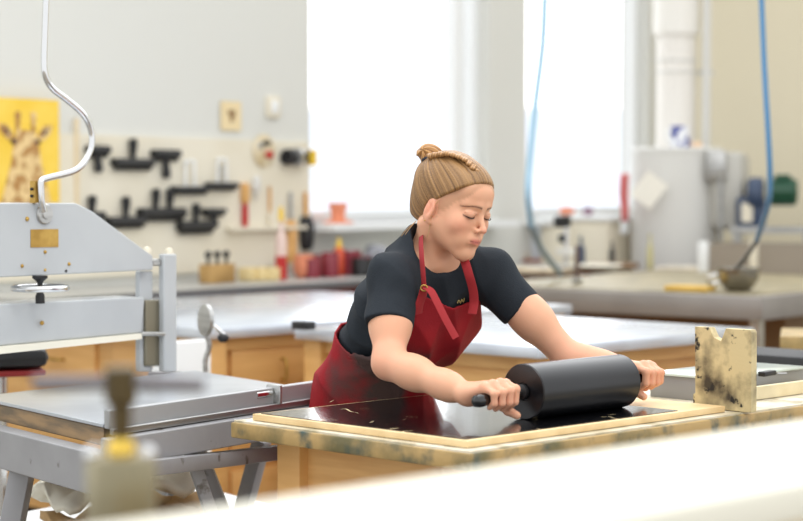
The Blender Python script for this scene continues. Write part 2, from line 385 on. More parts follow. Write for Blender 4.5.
# terracotta pot on sill
q = wl(338, 191, .06)
r = empty('flower_pot', (q.x, q.y, SILL), RZ, 'terracotta flower pot standing on its saucer on the white window sill', 'flower pot')
MB().lathe([(0, 0), (.088, 0), (.092, .010), (.06, .018), (0, .018)]).build('saucer', M['terra'], r)
MB().lathe([(0, .018), (.045, .018), (.040, .05), (.048, .09), (.056, .09), (.058, .12), (.05, .12), (.036, .05), (0, .04)]).build('pot', M['terra'], r)
# ------------------------------------------------------------------ right side: steel counter, tank ...
def room_at(px, py, z, dx=0, dy=0):
    p = at(px, py, z); return p+UR*dx+VR*dy
C0 = at(763, 297, .9)
RC = math.atan2(UR.y, UR.x)
# local frame: origin C0 (front right corner on the floor); x = UR (deep), y = VR (to the left)
root = empty('steel_counter', (C0.x, C0.y, 0), RC, 'long brushed steel work counter on the right with sand coloured top', 'counter')
TL, TD = 1.8, 2.6
MB().box((TD/2, TL/2, .845), (TD, TL, .11), bev=.006).build('counter_top', mat('counter_steel', (152, 147, 142), .4, .3, c2=(142, 137, 132), scale=3), root)
MB().box((TD/2, TL/2, .903), (TD-.10, TL-.10, .008)).build('work_surface', mat('sand_surface', (160, 148, 116), .5, c2=(144, 133, 104), scale=5, c3=(126, 118, 96)), root)
for x in (.06, TD-.06):
    for y in (.06, TL-.06): MB().box((x, y, .395), (.05, .05, .79)).build('leg', M['steel'], root)
MB().box((TD/2, TL/2, .30), (TD-.1, TL-.1, .03)).build('shelf', M['wood'], root)
MB().box((TD/2+.25, TL/2, .55), (TD-.6, TL-.3, .47)).build('drawer_case', mat('brown_case', (120, 92, 62), .6), root)
KZ = .907
def on_steel(name, px, py, label, cat, group=None, rz=RC):
    p = at(px, py, KZ); return empty(name, (p.x, p.y, KZ), rz, label, cat, group)
# steel splash box (trough)
p = at(702, 272, KZ)
r = empty('steel_trough', (p.x, p.y, KZ), RC, 'steel sided trough standing on the back of the steel counter', 'trough')
MB().box((.02, -.45, .085), (.02, .9, .17)).box((.42, -.45, .085), (.02, .9, .17)).box((.22, -.01, .085), (.38, .02, .17)).box((.22, -.89, .085), (.38, .02, .17)).box((.22, -.45, .01), (.38, .86, .02)).build('trough_wall', mat('trough_steel', (158, 148, 136), .4, .3), r)
MB().box((.0, -.34, .09), (.03, .045, .20), bev=.004).build('bracket', M['cream'], r)
MB().box((.0, -.01, .09), (.03, .06, .185), bev=.004).build('end_post', M['white'], r)
# bowl
r = on_steel('steel_bowl', 738, 291, 'round stainless steel mixing bowl at the right end of the steel counter', 'bowl')
MB().lathe([(0, 0), (.05, 0), (.075, .02), (.098, .06), (.104, .105), (.112, .108), (.112, .112), (.1, .111), (.092, .06), (.07, .024), (0, .008)], seg=40).build('bowl_body', mat('bowl_steel', (150, 146, 136), .25, .9), r)
MB().tube([(-.02, .10, .08), (-.04, .14, .06), (-.01, .145, .03), (.02, .10, .04)], .008).build('handle', M['chrome'], r)
r = on_steel('yellow_wood_board', 690, 291, 'flat yellow wooden board lying in front of the steel bowl', 'board')
MB().box((0, 0, .014), (.12, .22, .026), bev=.004).build('board', mat('yellow_wood', (222, 184, 92), .6, c2=(206, 166, 76), scale=9), r)
for i, (px, py, wx, wy, h_, c, lb) in enumerate((
        (530, 273, .3, .42, .03, (206, 190, 162), 'stack board nearest the woman\'s shoulder on the steel counter, tan coloured'),
        (530, 262, .2, .22, .02, (178, 120, 100), 'thin reddish board lying behind the tan board'),
        (690, 270, .3, .35, .02, (224, 214, 196), 'cream flat board lying in front of the tank'),
        (612, 268, .2, .3, .03, (150, 118, 86), 'brown wooden board under the white dish'))):
    o = MB().box((0, 0, h_/2), (wx, wy, h_), bev=.003).build('flat_board', mat('board_paint', c, .6, c2=tuple(int(v*.88) for v in c), scale=8))
    p = at(px, py, KZ); o.location = (p.x, p.y, KZ); o.rotation_euler.z = RC+.1*i; tag(o, lb, 'board')
r = on_steel('white_dish', 594, 272, 'shallow white dish on the steel counter left of the tank', 'dish')
MB().lathe([(0, 0), (.09, 0), (.17, .04), (.165, .044), (.085, .01), (0, .01)]).build('dish_body', M['felt'], r)
# bottles and small things on the counter back
def bottle(px, py, h_, rr, c, label, nm='bottle', neck=.35):
    r = on_steel(nm, px, py, label, 'bottle')
    MB().lathe([(0, 0), (rr, 0), (rr*1.04, .01), (rr, h_*.6), (rr*neck, h_*.78), (rr*neck, h_*.9), (0, h_*.9)]).build('bottle_body', c, r)
    MB().lathe([(rr*neck*1.25, h_*.88), (rr*neck*1.2, h_), (0, h_)]).build('cap', c, r)
pk = mat('dusty_pink_plaster', (224, 200, 184), .7)
pk2 = mat('sand_plaster', (220, 208, 180), .7)
for px, c, lb in ((503, pk, 'dusty pink cone shaped bottle right beside the woman\'s face'), (520, pk2, 'sand coloured cone shaped bottle left of the pale blue hose')):
    r = on_steel('cone_bottle', px, 262, lb, 'bottle', 'cone shaped bottles')
    MB().lathe([(0, 0), (.06, 0), (.062, .02), (.05, .1), (.022, .17), (.014, .21), (0, .22)]).build('cone_body', c, r)
    MB().lathe([(.064, -.0), (.064, .03), (.06, .032)]).build('base_ring', M['navy'], r)
bottle(581, 268, .2, .026, M['navy'], 'dark blue bottle left of the white dish')
bottle(612, 266, .16, .018, M['dark'], 'slim black bottle standing behind the white dish')
bottle(650, 270, .22, .018, mat('olive_glass', (190, 182, 130), .3), 'slim olive bottle in front of the grey tank')
bottle(600, 262, .13, .05, mat('rose_jar', (196, 150, 140), .5), 'squat rose jar between the two dark bottles', 'jar', .7)
# bench drill-like stand
r = on_steel('drill_stand', 566, 272, 'black and steel drill stand on the counter right of the pale blue hose', 'drill stand')
MB().box((0, 0, .02), (.14, .12, .04), bev=.005).build('base', M['steel'], r)
MB().cyl((0, 0, .04), (0, 0, .33), .014).build('column', M['chrome'], r)
MB().box((-.01, .02, .30), (.1, .07, .07), bev=.012).box((0, .02, .20), (.05, .05, .05), bev=.01).build('drill_head', M['dark'], r)
MB().box((0, 0, .12), (.09, .09, .04), bev=.006).build('work_table', M['tank'], r)
r = on_steel('clamp_post', 577, 284, 'dark brown upright clamp on the front of the steel counter', 'clamp')
MB().cyl((0, 0, -.08), (0, 0, .2), .012).build('post', mat('brown_metal', (104, 84, 74), .5), r)
MB().box((0, 0, .015), (.05, .04, .03), bev=.003).build('jaw', M['steel'], r)
# things standing on the floor behind the counter
def floor_pt(px, d): p = P(px, 300, d); p.z = 0; return p
# cream cabinet behind
p = floor_pt(594, 12.85)
r = empty('cream_cabinet', p, RC, 'cream cabinet below the second window behind the bottles', 'cabinet')
MB().box((0, 0, .60), (.5, .54, 1.2), bev=.01).build('cabinet_body', M['cream'], r)
MB().box((0, 0, 1.21), (.54, .60, .03), bev=.005).build('cabinet_top', M['white'], r)
for y in (-.132, .132):
    dd = MB().box((-.257, y, .6), (.014, .25, 1.1), bev=.004).build('door', M['cream'], r)
    MB().cyl((-.28, y*.2, .6), (-.262, y*.2, .6), .012).build('knob', M['steel'], dd)
for px, c, nm, lb in ((566, 'terra', 'clay_lump', 'orange clay lump on top of the cream cabinet'), (588, 'burg', 'rolled_cloth', 'mauve rolled cloth on top of the cream cabinet')):
    q = floor_pt(px, 12.8)
    o = MB().sph((0, 0, 0), (.05, .045, .03)).sph((.03, .01, .0), (.03, .04, .022)).build(nm, M[c]) if c == 'terra' else MB().cyl((-.02, -.12, 0), (.02, .12, 0), .03).cyl((-.02, -.125, 0), (.02, .125, 0), .012).build(nm, mat('mauve_cloth', (150, 120, 136), .8))
    o.location = (q.x, q.y, 1.254); tag(o, lb, nm.split('_')[1])
o = MB()
for i in range(6): o.prism([(-.12+.01*i, 0, 0), (.12, 0, 0), (.12, 0, .30-.01*i), (-.12, 0, .30)], (0, .001, 0), Matrix.Rotation(.12, 4, 'X')@Matrix.Translation((0, .003*i, 0)))
o = o.build('paper_pad', mat('bluish_paper', (226, 234, 242), .7)); q = at(549, 262, KZ); o.location = (q.x, q.y, KZ+.0); o.rotation_euler.z = -.2
tag(o, 'pale bluish paper pad standing upright behind the blue hose bend', 'paper pad')
# tank
TP = floor_pt(676, 12.5)
r = empty('grey_tank', TP, -.35, 'large round grey tank standing behind the steel counter at the corner', 'tank')
tz = P(672, 147, 12.2).z
MB().lathe([(0, .05), (.29, .05), (.295, .08), (.295, tz-.03), (.30, tz-.03), (.30, tz-.012), (.285, tz), (0, tz)], seg=56).build('tank_body', M['tank'], r)
for a in (0.4, 2.5, 4.6): MB().cyl((.24*math.cos(a), .24*math.sin(a), 0), (.24*math.cos(a), .24*math.sin(a), .06), .03).build('foot', M['dark'], r)
MB().box((.36, -.05, tz-.28), (.22, .3, .50), bev=.05).build('side_housing', mat('pale_housing', (186, 184, 176), .4), r)
MB().box((.30, -.215, tz-.12), (.13, .05, .2), bev=.012).build('hinge_box', M['steel'], r)
MB().cyl((.34, -.235, tz-.60), (.33, -.235, tz-.2), .012).build('drain_pipe', M['steel'], r)
# paper diamond + towel on tank
o = MB().box((0, 0, 0), (.16, .003, .19)).build('pinned_sheet', M['paper']); p = P(649, 190, 12.14); o.location = p
o.rotation_euler = (0, math.radians(38), -.15); tag(o, 'cream paper sheet taped diagonally on the side of the grey tank', 'paper')
p = P(624, 203, 12.3)
r = empty('hanging_towel', p, .3, 'red towel with white end hanging at the left side of the tank', 'towel')
mbt = MB()
def towel(z0, z1, nm, m_):
    mb = MB(); n = 10; rows = []
    for j in range(7):
        z = z0+(z1-z0)*j/6; row = []
        for i in range(n+1):
            x = (-.032+.064*i/n)*(1-.9*(z+.2)*.9)*(1+.25*math.sin(z*12)); row.append(mb.bm.verts.new((x, .014*math.sin(i*1.7)+.01*math.sin(z*20), z)))
        rows.append(row)
    for A, B in zip(rows, rows[1:]):
        for i in range(n): mb.bm.faces.new([A[i], A[i+1], B[i+1], B[i]])
    o = mb.build(nm, m_, r); s = o.modifiers.new('s', 'SOLIDIFY'); s.thickness = .012
towel(-.12, .19, 'red_cloth', mat('red_cloth', (214, 116, 114), .85)); towel(-.20, -.12, 'white_hem', M['white'])
MB().cyl((0, .07, .18), (0, -.01, .18), .008).build('hook', M['steel'], r)
# mug on tank
p = P(680, 145, 12.4)
r = empty('blue_mug', (p.x, p.y, tz+.001), .5, 'white mug with blue pattern standing on top of the grey tank', 'mug')
MB().lathe([(0, 0), (.055, 0), (.062, .01), (.062, .14), (.056, .14), (.054, .012), (0, .012)]).build('mug_body', mat('mug_pattern', (238, 240, 246), .2, c2=(38, 54, 150), scale=14, thr=(.47, .5), detail=1), r)
MB().tube([(-.05, -.0, .12), (-.10, 0, .11), (-.11, 0, .07), (-.09, 0, .035), (-.05, 0, .03)], .009).build('handle', M['white'], r)
p = P(701, 146, 12.4); o = MB().box((0, 0, .02), (.07, .05, .035), bev=.006).build('eraser', mat('peach_rubber', (236, 204, 170), .7)); o.location = (p.x-.03, p.y, tz+.001)
tag(o, 'peach block lying on the tank beside the blue mug', 'block')
# duct
p = floor_pt(675, 13.1)
r = empty('duct', p, 0, 'fat white vertical duct running up in the room corner behind the tank', 'duct')
zz = P(675, 32, 13.1).z
MB().cyl((0, 0, 0), (0, 0, zz), .135, seg=40).build('lower_pipe', mat('duct_white', (232, 228, 221), .5), r)
MB().cyl((0, 0, zz-.02), (0, 0, 4.3), .158, seg=40).build('upper_pipe', mat('duct_white_upper', (234, 231, 224), .5), r)
for z in (zz-.2, zz-.28): MB().lathe([(.13, -.01), (.142, -.006), (.142, .006), (.13, .01)], (0, 0, z), seg=40).build('duct_ring', M['tank'], r)
p = floor_pt(705, 13.0)
r = empty('conduit_pipe', p, 0, 'thin white conduit pipe right of the fat duct', 'pipe')
MB().cyl((0, 0, 0), (0, 0, 4.2), .03).build('tube', M['tank'], r); MB().box((0, .03, 2.2), (.1, .04, .03)).build('pipe_clip', M['steel'], r)
# motor + pump
p = P(783, 192, 12.1)
r = empty('pump', (p.x, p.y, p.z), -.25, 'pump with green motor and dark blue body behind the steel trough', 'pump')
MB().lathe([(0, -.10), (.075, -.10), (.085, -.09), (.088, .07), (.07, .09), (0, .095)], axis=(1, 0, 0), seg=32).build('motor', M['green'], r)
MB().box((.0, -.02, .09), (.1, .08, .045), bev=.01).build('terminal_box', M['green'], r)
fins = MB()
for k_ in range(10):
    a = PI*2*k_/10; fins.box((0, .088*math.cos(a), .088*math.sin(a)), (.14, .006, .006))
fins.build('cooling_fin', M['green'], r)
MB().lathe([(0, -.05), (.10, -.05), (.115, -.03), (.115, .03), (.10, .05), (0, .05)], (-.17, 0, -.02), (1, 0, 0)).box((-.2, 0, -.13), (.18, .16, .2), bev=.02).build('pump_body', M['navy'], r)
MB().box((-.22, -.085, -.13), (.07, .008, .12)).build('type_plate', M['cream'], r)
MB().box((-.05, 0, -.24), (.55, .26, .04)).build('mount_plate', M['steel'], r)
for x in (-.28, .16): MB().box((x, 0, -.26-(p.z-.28)/2), (.05, .22, p.z-.26)).build('leg', M['steel'], r)
# hoses
def hose(pts, rr, mats, split, name, label):
    r = empty(name, (0, 0, 0), 0, label, 'hose')
    MB().tube(pts[:split+1], rr, smooth=10).build('hose_line', mats[0], r)
    MB().tube(pts[split:], rr, smooth=10).build('hose_end', mats[1], r); return r
hose([P(760, -40, 7.6), P(764, 60, 7.6), P(768, 130, 7.6), P(770, 175, 7.65), P(768, 205, 7.8), P(757, 240, 8.3), P(748, 254, 8.7), P(737, 268, 9.1), P(728, 276, 9.45)], .0115, (M['hose'], M['hosed']), 5, 'blue_air_hose', 'bright blue air hose hanging down at the right into the bowl')
hose([P(546, -40, 9.0), P(543, 40, 9.0), P(536, 100, 9.0), P(530, 160, 9.0), P(528, 195, 9.0), P(531, 225, 9.2), P(541, 248, 9.6), P(551, 262, 10), P(560, 273, 10.4)], .017, (M['hosel'], mat('grey_hose_end', (118, 140, 156), .4)), 5, 'pale_air_hose', 'pale blue air hose hanging in front of the second window')

# ------------------------------------------------------------------ wood tables with metal tops
A45 = math.radians(45); U4 = Vector((math.sin(A45), math.cos(A45), 0)); V4 = Vector((-math.cos(A45), math.sin(A45), 0))
def metal_table(px, py, du, dv, label, name='work_table', TZ=.88, dark_corner=False, drawers=True):
    p = at(px, py, TZ)
    r = empty(name, (p.x, p.y, 0), A45, label, 'table')      # local x = U4, y = V4
    MB().box((du/2, dv/2, TZ-.02), (du, dv, .04), bev=.004).build('table_top', M['zinc'], r)
    i = .07
    for x in (i, du-i):
        for y in (i, dv-i): MB().box((x, y, (TZ-.04)/2), (.09, .09, TZ-.04), bev=.004).build('leg', M['wood'], r)
    MB().box((du/2, dv/2, TZ-.065), (du-.10, dv-.10, .05)).build('apron', M['woodh'], r)
    MB().box((du/2, dv/2, .45), (du-.16, dv-.16, .78)).build('cabinet_body', M['woodh'], r)
    for y in np.arange(.42, dv-.2, .62):
        for z, hh in ((.70, .19), (.47, .21), (.22, .21)):
            d_ = MB().box((.072, y, z), (.02, .5, hh), bev=.004).build('drawer', M['wood'], r)
            MB().tube([(.062, y-.04, z), (.035, y-.035, z), (.035, y+.035, z), (.062, y+.04, z)], .006, smooth=3).build('handle', M['brass'], d_)
    for x in np.arange(.42, du-.2, .62):
        for z, hh in ((.70, .19), (.47, .21), (.22, .21)):
            d_ = MB().box((x, .072, z), (.5, .02, hh), bev=.004).build('drawer', M['wood'], r)
            MB().tube([(x, .062, z+.04), (x, .035, z+.035), (x, .035, z-.035), (x, .062, z-.04)], .006, smooth=3).build('handle', M['brass'], d_)
    return r
metal_table(539, 347, (at(730, 326.5, .88)-at(539, 347, .88)).length, 1.2, 'pine drawer table with pale metal top right behind the woman', 'drawer_table')
metal_table(207, 329, 2.1, 1.7, 'pine drawer table with pale metal top behind the press, left of the woman', 'drawer_table')
p = at(305, 330, .885)
o = MB().box((.02, .03, .0), (.06, .07, .03), bev=.004).build('table_clamp', M['dark']); o.location = (p.x, p.y, .9); o.rotation_euler.z = A45
tag(o, 'small black clamp at the corner where the two pine tables meet', 'clamp')
# wood table at right edge
TZr = .90; p = at(780, 336, TZr)
r = empty('wooden_table', (p.x, p.y, 0), math.radians(-12), 'worn wooden table corner at the right edge below the steel counter', 'table')
MB().box((.5, .2, TZr-.025), (1.0, .4, .05), bev=.004).build('table_top', mat('worn_table_edge', (176, 150, 98), .5, c2=(130, 116, 76), scale=7), r)
for x in (.09, .9):
    for y in (.07, .33): MB().box((x, y, (TZr-.05)/2), (.08, .08, TZr-.05)).build('leg', M['wood'], r)
# black bag/roller on floor shelf between
p = P(794, 373, 5.7)
r = empty('black_roller_case', p, A45, 'big black rounded case lying behind the notched board', 'case')
MB().box((0, .0, 0), (.16, .42, .14), bev=.055).build('case_body', M['dark'], r)
st = empty('low_stand', (p.x, p.y, 0), A45, 'low grey stand under the black rounded case', 'stand')
MB().box((0, 0, p.z-.07-.02), (.3, .5, .04)).build('stand_top', M['framegrey'], st)
for x in (-.11, .11):
    for y in (-.2, .2): MB().box((x, y, (p.z-.11)/2), (.04, .04, p.z-.11)).build('leg', M['framegrey'], st)

# ------------------------------------------------------------------ the near table
NZ = .88
NF = at(470, 452, NZ)           # front corner
NT = empty('inking_table', (NF.x, NF.y, 0), A45, 'wooden work table with ink stained edge that the woman leans over', 'table')
NW = (at(232, 420, NZ)-NF).length
NL = 1.9
edge = mat('ink_stained_edge', (178, 148, 94), .5, c2=(104, 96, 60), scale=5, thr=(.42, .58), c3=(52, 74, 70), bump=.3)
top = mat('stained_table_top', (222, 214, 196), .45, c2=(196, 184, 156), scale=6, c3=(170, 160, 130))
MB().box((NL/2, NW/2, NZ-.0215), (NL, NW, .035), bev=.004).build('edge_board', edge, NT)
MB().box((NL/2, NW/2, NZ-.003), (NL-.012, NW-.012, .006)).build('top_sheet', top, NT)
for x in (.12, NL-.12):
    for y in (.12, NW-.10): MB().box((x, y, (NZ-.04)/2), (.075, .075, NZ-.04), bev=.003).build('leg', M['wood'], NT)
MB().box((NL/2, .11, NZ-.10), (NL-.2, .025, .12)).box((NL/2, NW-.10, NZ-.10), (NL-.2, .025, .12)).box((.12, NW/2, NZ-.10), (.025, NW-.2, .12)).box((NL-.12, NW/2, NZ-.10), (.025, NW-.2, .12)).build('apron', M['woodh'], NT)
MB().box((.6, NW/2+.02, .42), (.7, NW-.34, .74)).build('drawer_case', M['woodh'], NT)
# block being inked
bz = NZ+.0155
BF = at(467, 441, bz); BL = at(259, 413, bz); BR = at(722, 405.5, bz)
bw = (BL-BF).length; bl = (BR-BF).length
r = empty('printing_block', (BF.x, BF.y, NZ+.0012), A45, 'large wooden printing block with wet black inked face on the table', 'printing block')
MB().box((bl/2, bw/2, .007), (bl, bw, .014), bev=.0008).build('plywood', mat('block_plywood', (230, 204, 156), .6, c2=(218, 188, 138), scale=10), r)
ink = mat('wet_black_ink', (12, 12, 15), .15, spec=1.0, coat=.5, bump=.12, bscale=90)
nt = ink.node_tree; N = nt.nodes; L = nt.links   # uninked carved flecks showing pale wood
tc = [n for n in N if n.type == 'MAPPING'][0]
vo = N.new('ShaderNodeTexNoise'); vo.inputs['Scale'].default_value = 11; vo.inputs['Detail'].default_value = 5; vo.inputs['Distortion'].default_value = 2.2
L.new(tc.outputs[0], vo.inputs['Vector'])
rp = N.new('ShaderNodeValToRGB'); rp.color_ramp.elements[0].position = .665; rp.color_ramp.elements[1].position = .685
rp.color_ramp.elements[0].color = srgb(12, 12, 15); rp.color_ramp.elements[1].color = srgb(196, 178, 140)
L.new(vo.outputs['Fac'], rp.inputs[0]); L.new(rp.outputs[0], N['Principled BSDF'].inputs['Base Color'])
i0, i1 = .045, .16
MB().box(((bl-i1+.012)/2, (bw+.0)/2, .0145), (bl-i1-.012, bw-.03, .0025)).build('inked_face', ink, r)
# carved pale marks
cm = mat('carved_wood', (216, 196, 150), .6)
def mark(pxs, w_):
    pts = [at(x, y, bz+.001) for x, y in pxs]; Mi = r.matrix_basis.inverted() if False else (Matrix.Translation((BF.x, BF.y, NZ+.0012)) @ Matrix.Rotation(A45, 4, 'Z')).inverted()
    MB().tube([Mi @ q for q in pts], [w_*.25]+[w_*random.uniform(.55, 1.0) for _ in pts[2:]]+[w_*.12], smooth=4, flat=(0, 0, 1), seg=8).build('carved_mark', cm, r)
for pxs, w_ in (([(333, 411), (345, 409), (352, 412), (368, 414)], .0045), ([(364, 425), (372, 422), (384, 420)], .005), ([(374, 424.5), (381, 423)], .004), ([(345, 409), (357, 413), (366, 416)], .004), ([(379, 427), (388, 429)], .004),
                ([(405, 426), (424, 428)], .005), ([(416, 420), (440, 417)], .0025), ([(380, 404), (386, 402), (392, 404)], .004), ([(392, 402), (406, 399)], .0025), ([(330, 402), (334, 400)], .004), ([(452, 436), (470, 434)], .003), ([(515, 427), (530, 426), (545, 425)], .0035), ([(596, 418), (604, 417), (618, 417)], .004)):
    mark(pxs, w_)

# ------------------------------------------------------------------ roller
RR = .0605
ra = at(523, 420, bz); 
RA = P(523, 394, 4.08); RA.z = bz+RR+.001
RB = RA+U4*.335
r = empty('ink_roller', (RA.x, RA.y, RA.z), A45, 'big black rubber ink roller held by the woman on the inked block', 'roller')
Lr = .335
rub = mat('black_roller_rubber', (20, 21, 25), .3, c2=(15, 15, 18), scale=3, spec=.5)
MB().lathe([(0, .004), (.018, .004), (.02, .0), (RR-.002, 0), (RR, .0025), (RR, Lr-.0025), (RR-.002, Lr), (.02, Lr), (0, Lr)], axis=(1, 0, 0), seg=72).build('roller_body', rub, r)
for s, x0 in ((-1, 0), (1, Lr)):
    hb = MB().lathe([(0, 0), (.017, 0), (.017, .008), (.009, .012), (.007, .03), (0, .03)], (x0, 0, 0), (s, 0, 0)).build('axle', M['dark'], r)
    h = MB().lathe([(0, 0), (.0095, 0), (.0125, .008), (.0135, .03), (.0130, .07), (.0145, .1), (.0150, .118), (.0125, .129), (.006, .134), (0, .1345)], (x0+s*.022, 0, 0), (s, 0, -.07 if s < 0 else .02), seg=28).build('handle', M['darkgloss'], r)
RMAT = Matrix.Translation(RA) @ Matrix.Rotation(A45, 4, 'Z')

# ------------------------------------------------------------------ notched roller rest
bd = mat('ink_spattered_wood', (206, 188, 142), .6, c2=(62, 54, 42), scale=13, thr=(.43, .68), c3=(30, 28, 26), bump=.2)
bd.node_tree.nodes['Color Ramp.001'].color_ramp.elements[0].position = .62
bd.node_tree.nodes['Color Ramp.001'].color_ramp.elements[1].position = .67
Q0 = at(751, 412.5, NZ+.002); Q0.z = NZ+.0015
ql = .163; qh = .190
r = empty('roller_rest', Q0, A45, 'notched roller rest of ink spattered board with low rail, right end of the table', 'roller rest')
# local: y runs left along V4; board thickness along x
def rest_board(x0, nm):
    poly = [(x0, 0, 0), (x0, ql, 0), (x0, ql, .03), (x0, ql-.006, .034), (x0, ql-.004, qh), (x0, .118, qh), (x0, .105, qh-.022), (x0, .085, qh-.03), (x0, .074, qh-.006), (x0, .072, qh), (x0, .004, qh), (x0, 0, qh-.006)]
    MB().prism(poly, (.022, 0, 0)).build(nm, bd, r, bev=.0008)
rest_board(0, 'end_board'); rest_board(.55, 'end_board')
rail = mat('cream_rail', (232, 218, 182), .6, c2=(214, 196, 152), scale=6)
MB().box((.286, ql-.012, .016), (.527, .014, .031)).build('rail', rail, r)
# ink slab
p = at(645, 374.5, NZ+.062)
Q1 = at(650, 396.5, NZ)
r = empty('ink_slab', (Q1.x, Q1.y, NZ), A45, 'grey sided ink slab with pale top on the table behind the roller rest', 'ink slab')
su = (at(738, 364, .942)-at(645, 374.5, .942)).length
sl = (at(696, 403, NZ)-Q1).length
MB().box((su/2, -sl/2-.01, .028), (su, sl+.02, .056), bev=.002).build('slab_body', mat('slab_grey', (150, 151, 152), .4, .3), r)
MB().box((su/2, -sl/2-.01, .059), (su+.01, sl+.03, .006), bev=.001).build('slab_glass', mat('pale_green_glass', (206, 218, 214), .12), r)
r = empty('scraper', at(772, 375, NZ+.063), .9, 'small black and silver scraper lying on the ink slab', 'scraper')
MB().box((-.025, 0, .006), (.06, .02, .012), bev=.003).build('handle', M['dark'], r); MB().prism([(.005, -.012, .004), (.04, -.02, .002), (.04, .02, .002), (.005, .012, .004)], (0, 0, .002)).build('blade', M['chrome'], r)
# newsprint under block margin
p = at(470, 447, NZ+.0002)
# ------------------------------------------------------------------ etching press at the left
PZ = .88
B0 = at(103, 424, PZ); BLf = at(-60, 388, PZ); BRt = at(325, 391, PZ)
ub = (BRt-B0); vb = (BLf-B0)
ang = math.atan2(ub.y, ub.x)
PR = empty('table_press', (B0.x, B0.y, 0), 0, 'grey iron printing press with tall beam, chrome lever and long steel bed', 'press')
def pl(p): p = Vector(p); return p-Vector((B0.x, B0.y, 0))
un = ub.normalized(); vn = vb.normalized(); ul = ub.length; vl = vb.length+.6
def quad(u0, u1, v0, v1, z0, z1, nm, m, bev=.003):
    a = [un*u+vn*v for u, v in ((u0, v0), (u1, v0), (u1, v1), (u0, v1))]
    o = MB().prism([q+Vector((0, 0, z0)) for q in a], (0, 0, z1-z0)).build(nm, m, PR, bev=bev); return o

# bed: plate over wooden board
bw_ = (at(200, 370, PZ)-BRt).length
quad(.0, ul, 0, bw_, PZ-.008, PZ, 'bed_plate', M['steelt'], .001)
wb = mat('oiled_bed_wood', (158, 128, 90), .5, c2=(108, 92, 70), scale=6, stretch=(1, 1, 6))
quad(.004, ul-.004, .004, bw_, PZ-.05, PZ-.009, 'bed_board', wb)
quad(.0, ul+.05, -.028, -.004, PZ-.010, PZ+.032, 'bed_rail', mat('rail_grey', (170, 172, 174), .4, .3))
quad(.0, ul+.05, -.045, -.03, PZ-.022, PZ-.006, 'guide_strip', M['steel'])
q = un*.57
def pbox(c, d, nm, m, ax=ang):
    return MB().box((0, 0, 0), d, Matrix.Translation(c)@Matrix.Rotation(ax, 4, 'Z'), bev=.004).build(nm, m, PR)
pbox(un*.60+V(.01, -.03, PZ+.015), (.010, .045, .048), 'clamp', M['steel'])
MB().cyl(un*.54+V(.0, -.035, PZ+.018), un*.60+V(.0, -.035, PZ+.018), .010).build('clamp_bolt', M['chrome'], PR)
quad(-.03, ul+.1, -.07, -.032, PZ-.086, PZ-.024, 'side_frame', M['framegrey'])
quad(-.06, -.01, -.06, 1.0, PZ-.145, PZ-.053, 'end_frame', M['framegrey'])
# lower bar
pa, pb = P(150, 471, 4.25), P(262, 459, 4.9)
def bar(a, b, w_, h_, nm, m):
    a = pl(a); b = pl(b); d = (b-a); mx_ = Matrix.Translation((a+b)/2)@d.to_track_quat('X', 'Z').to_matrix().to_4x4()
    return MB().box((0, 0, 0), (d.length, w_, h_), mx_, bev=.003).build(nm, m, PR)
bar(P(100, 474, 3.93), P(330, 446, 4.93), .03, .035, 'stretcher', M['framegrey'])
# legs : splayed
def leg(a, b, w_=.05):
    bar(a, b, w_, w_, 'leg', M['framegrey'])
def flr(p, dx, dy): return Vector((p.x+dx, p.y+dy, 0))
t = P(27, 470, 4.45); leg(t+V(0, 0, .05), flr(t, -.16, .02))
t = P(185, 462, 4.35); leg(t+V(0, 0, .06), flr(t, .26, .10), .028)
t = P(196, 440, 4.75); leg(t+V(0, 0, .0), flr(t, .30, .0), .028)
t = P(262, 455, 5.0); leg(t+V(0, 0, .04), flr(t, -.2, .1), .04)
t = P(-70, 440, 4.9); leg(t, flr(t, -.1, .1))
# upper beam: direction 38 deg
A38 = math.radians(38); UB = Vector((math.sin(A38), math.cos(A38), 0)); NB = Vector((math.cos(A38), -math.sin(A38), 0))
G = P(170, 300, 5.3)
def bm_pt(px, py, off=0):
    o = Vector((0, 0, CAMZ)); rr_ = ray(px, py); p = G+NB*off
    return pl(o+rr_*((p-o).dot(NB)/rr_.dot(NB)))
poly = [bm_pt(-75, 205), bm_pt(-50, 203), bm_pt(76, 203), bm_pt(92, 211), bm_pt(153, 256), bm_pt(153, 270), bm_pt(-75, 281)]
MB().prism(poly, -NB*.03).build('beam_plate', M['pressgrey'], PR, bev=.003)
MB().prism([p-NB*.16 for p in poly], -NB*.03).build('beam_plate', M['pressgrey'], PR, bev=.003)
poly = [bm_pt(-75, 308, -.01), bm_pt(145, 297, -.01), bm_pt(142, 333, -.01), bm_pt(-75, 353, -.01)]
MB().prism(poly, -NB*.12).build('pressure_beam', M['pressgrey'], PR, bev=.004)
poly = [bm_pt(-75, 353.5, -.0), bm_pt(142, 333.5, -.0), bm_pt(142, 339, -.0), bm_pt(-75, 362, -.0)]
MB().prism(poly, -NB*.14).build('felt_strip', M['felt'], PR)
def post(x0, x1, y0, y1, off, dep, nm, m):
    MB().prism([bm_pt(x0, y0, off), bm_pt(x1, y0, off), bm_pt(x1, y1, off), bm_pt(x0, y1, off)], -NB*dep).build(nm, m, PR, bev=.004)
post(164, 177, 254, 372, 0, .022, 'front_post', M['pressgrey'])
post(140, 153, 271, 372, -.03, .02, 'rear_post', M['pressgrey'])
post(153, 163, 259, 266, -.01, .04, 'spacer', M['steel'])
post(146, 161, 300, 366, -.02, .02, 'guide_column', mat('oily_steel', (136, 130, 112), .35, .7))
post(143, 166, 332, 336, .005, .05, 'cross_plate', M['steel'])
MB().lathe([(0, 0), (.012, 0), (.012, .008), (.008, .016), (0, .018)], bm_pt(169, 254, -.025)).build('acorn_nut', M['cream'], PR)
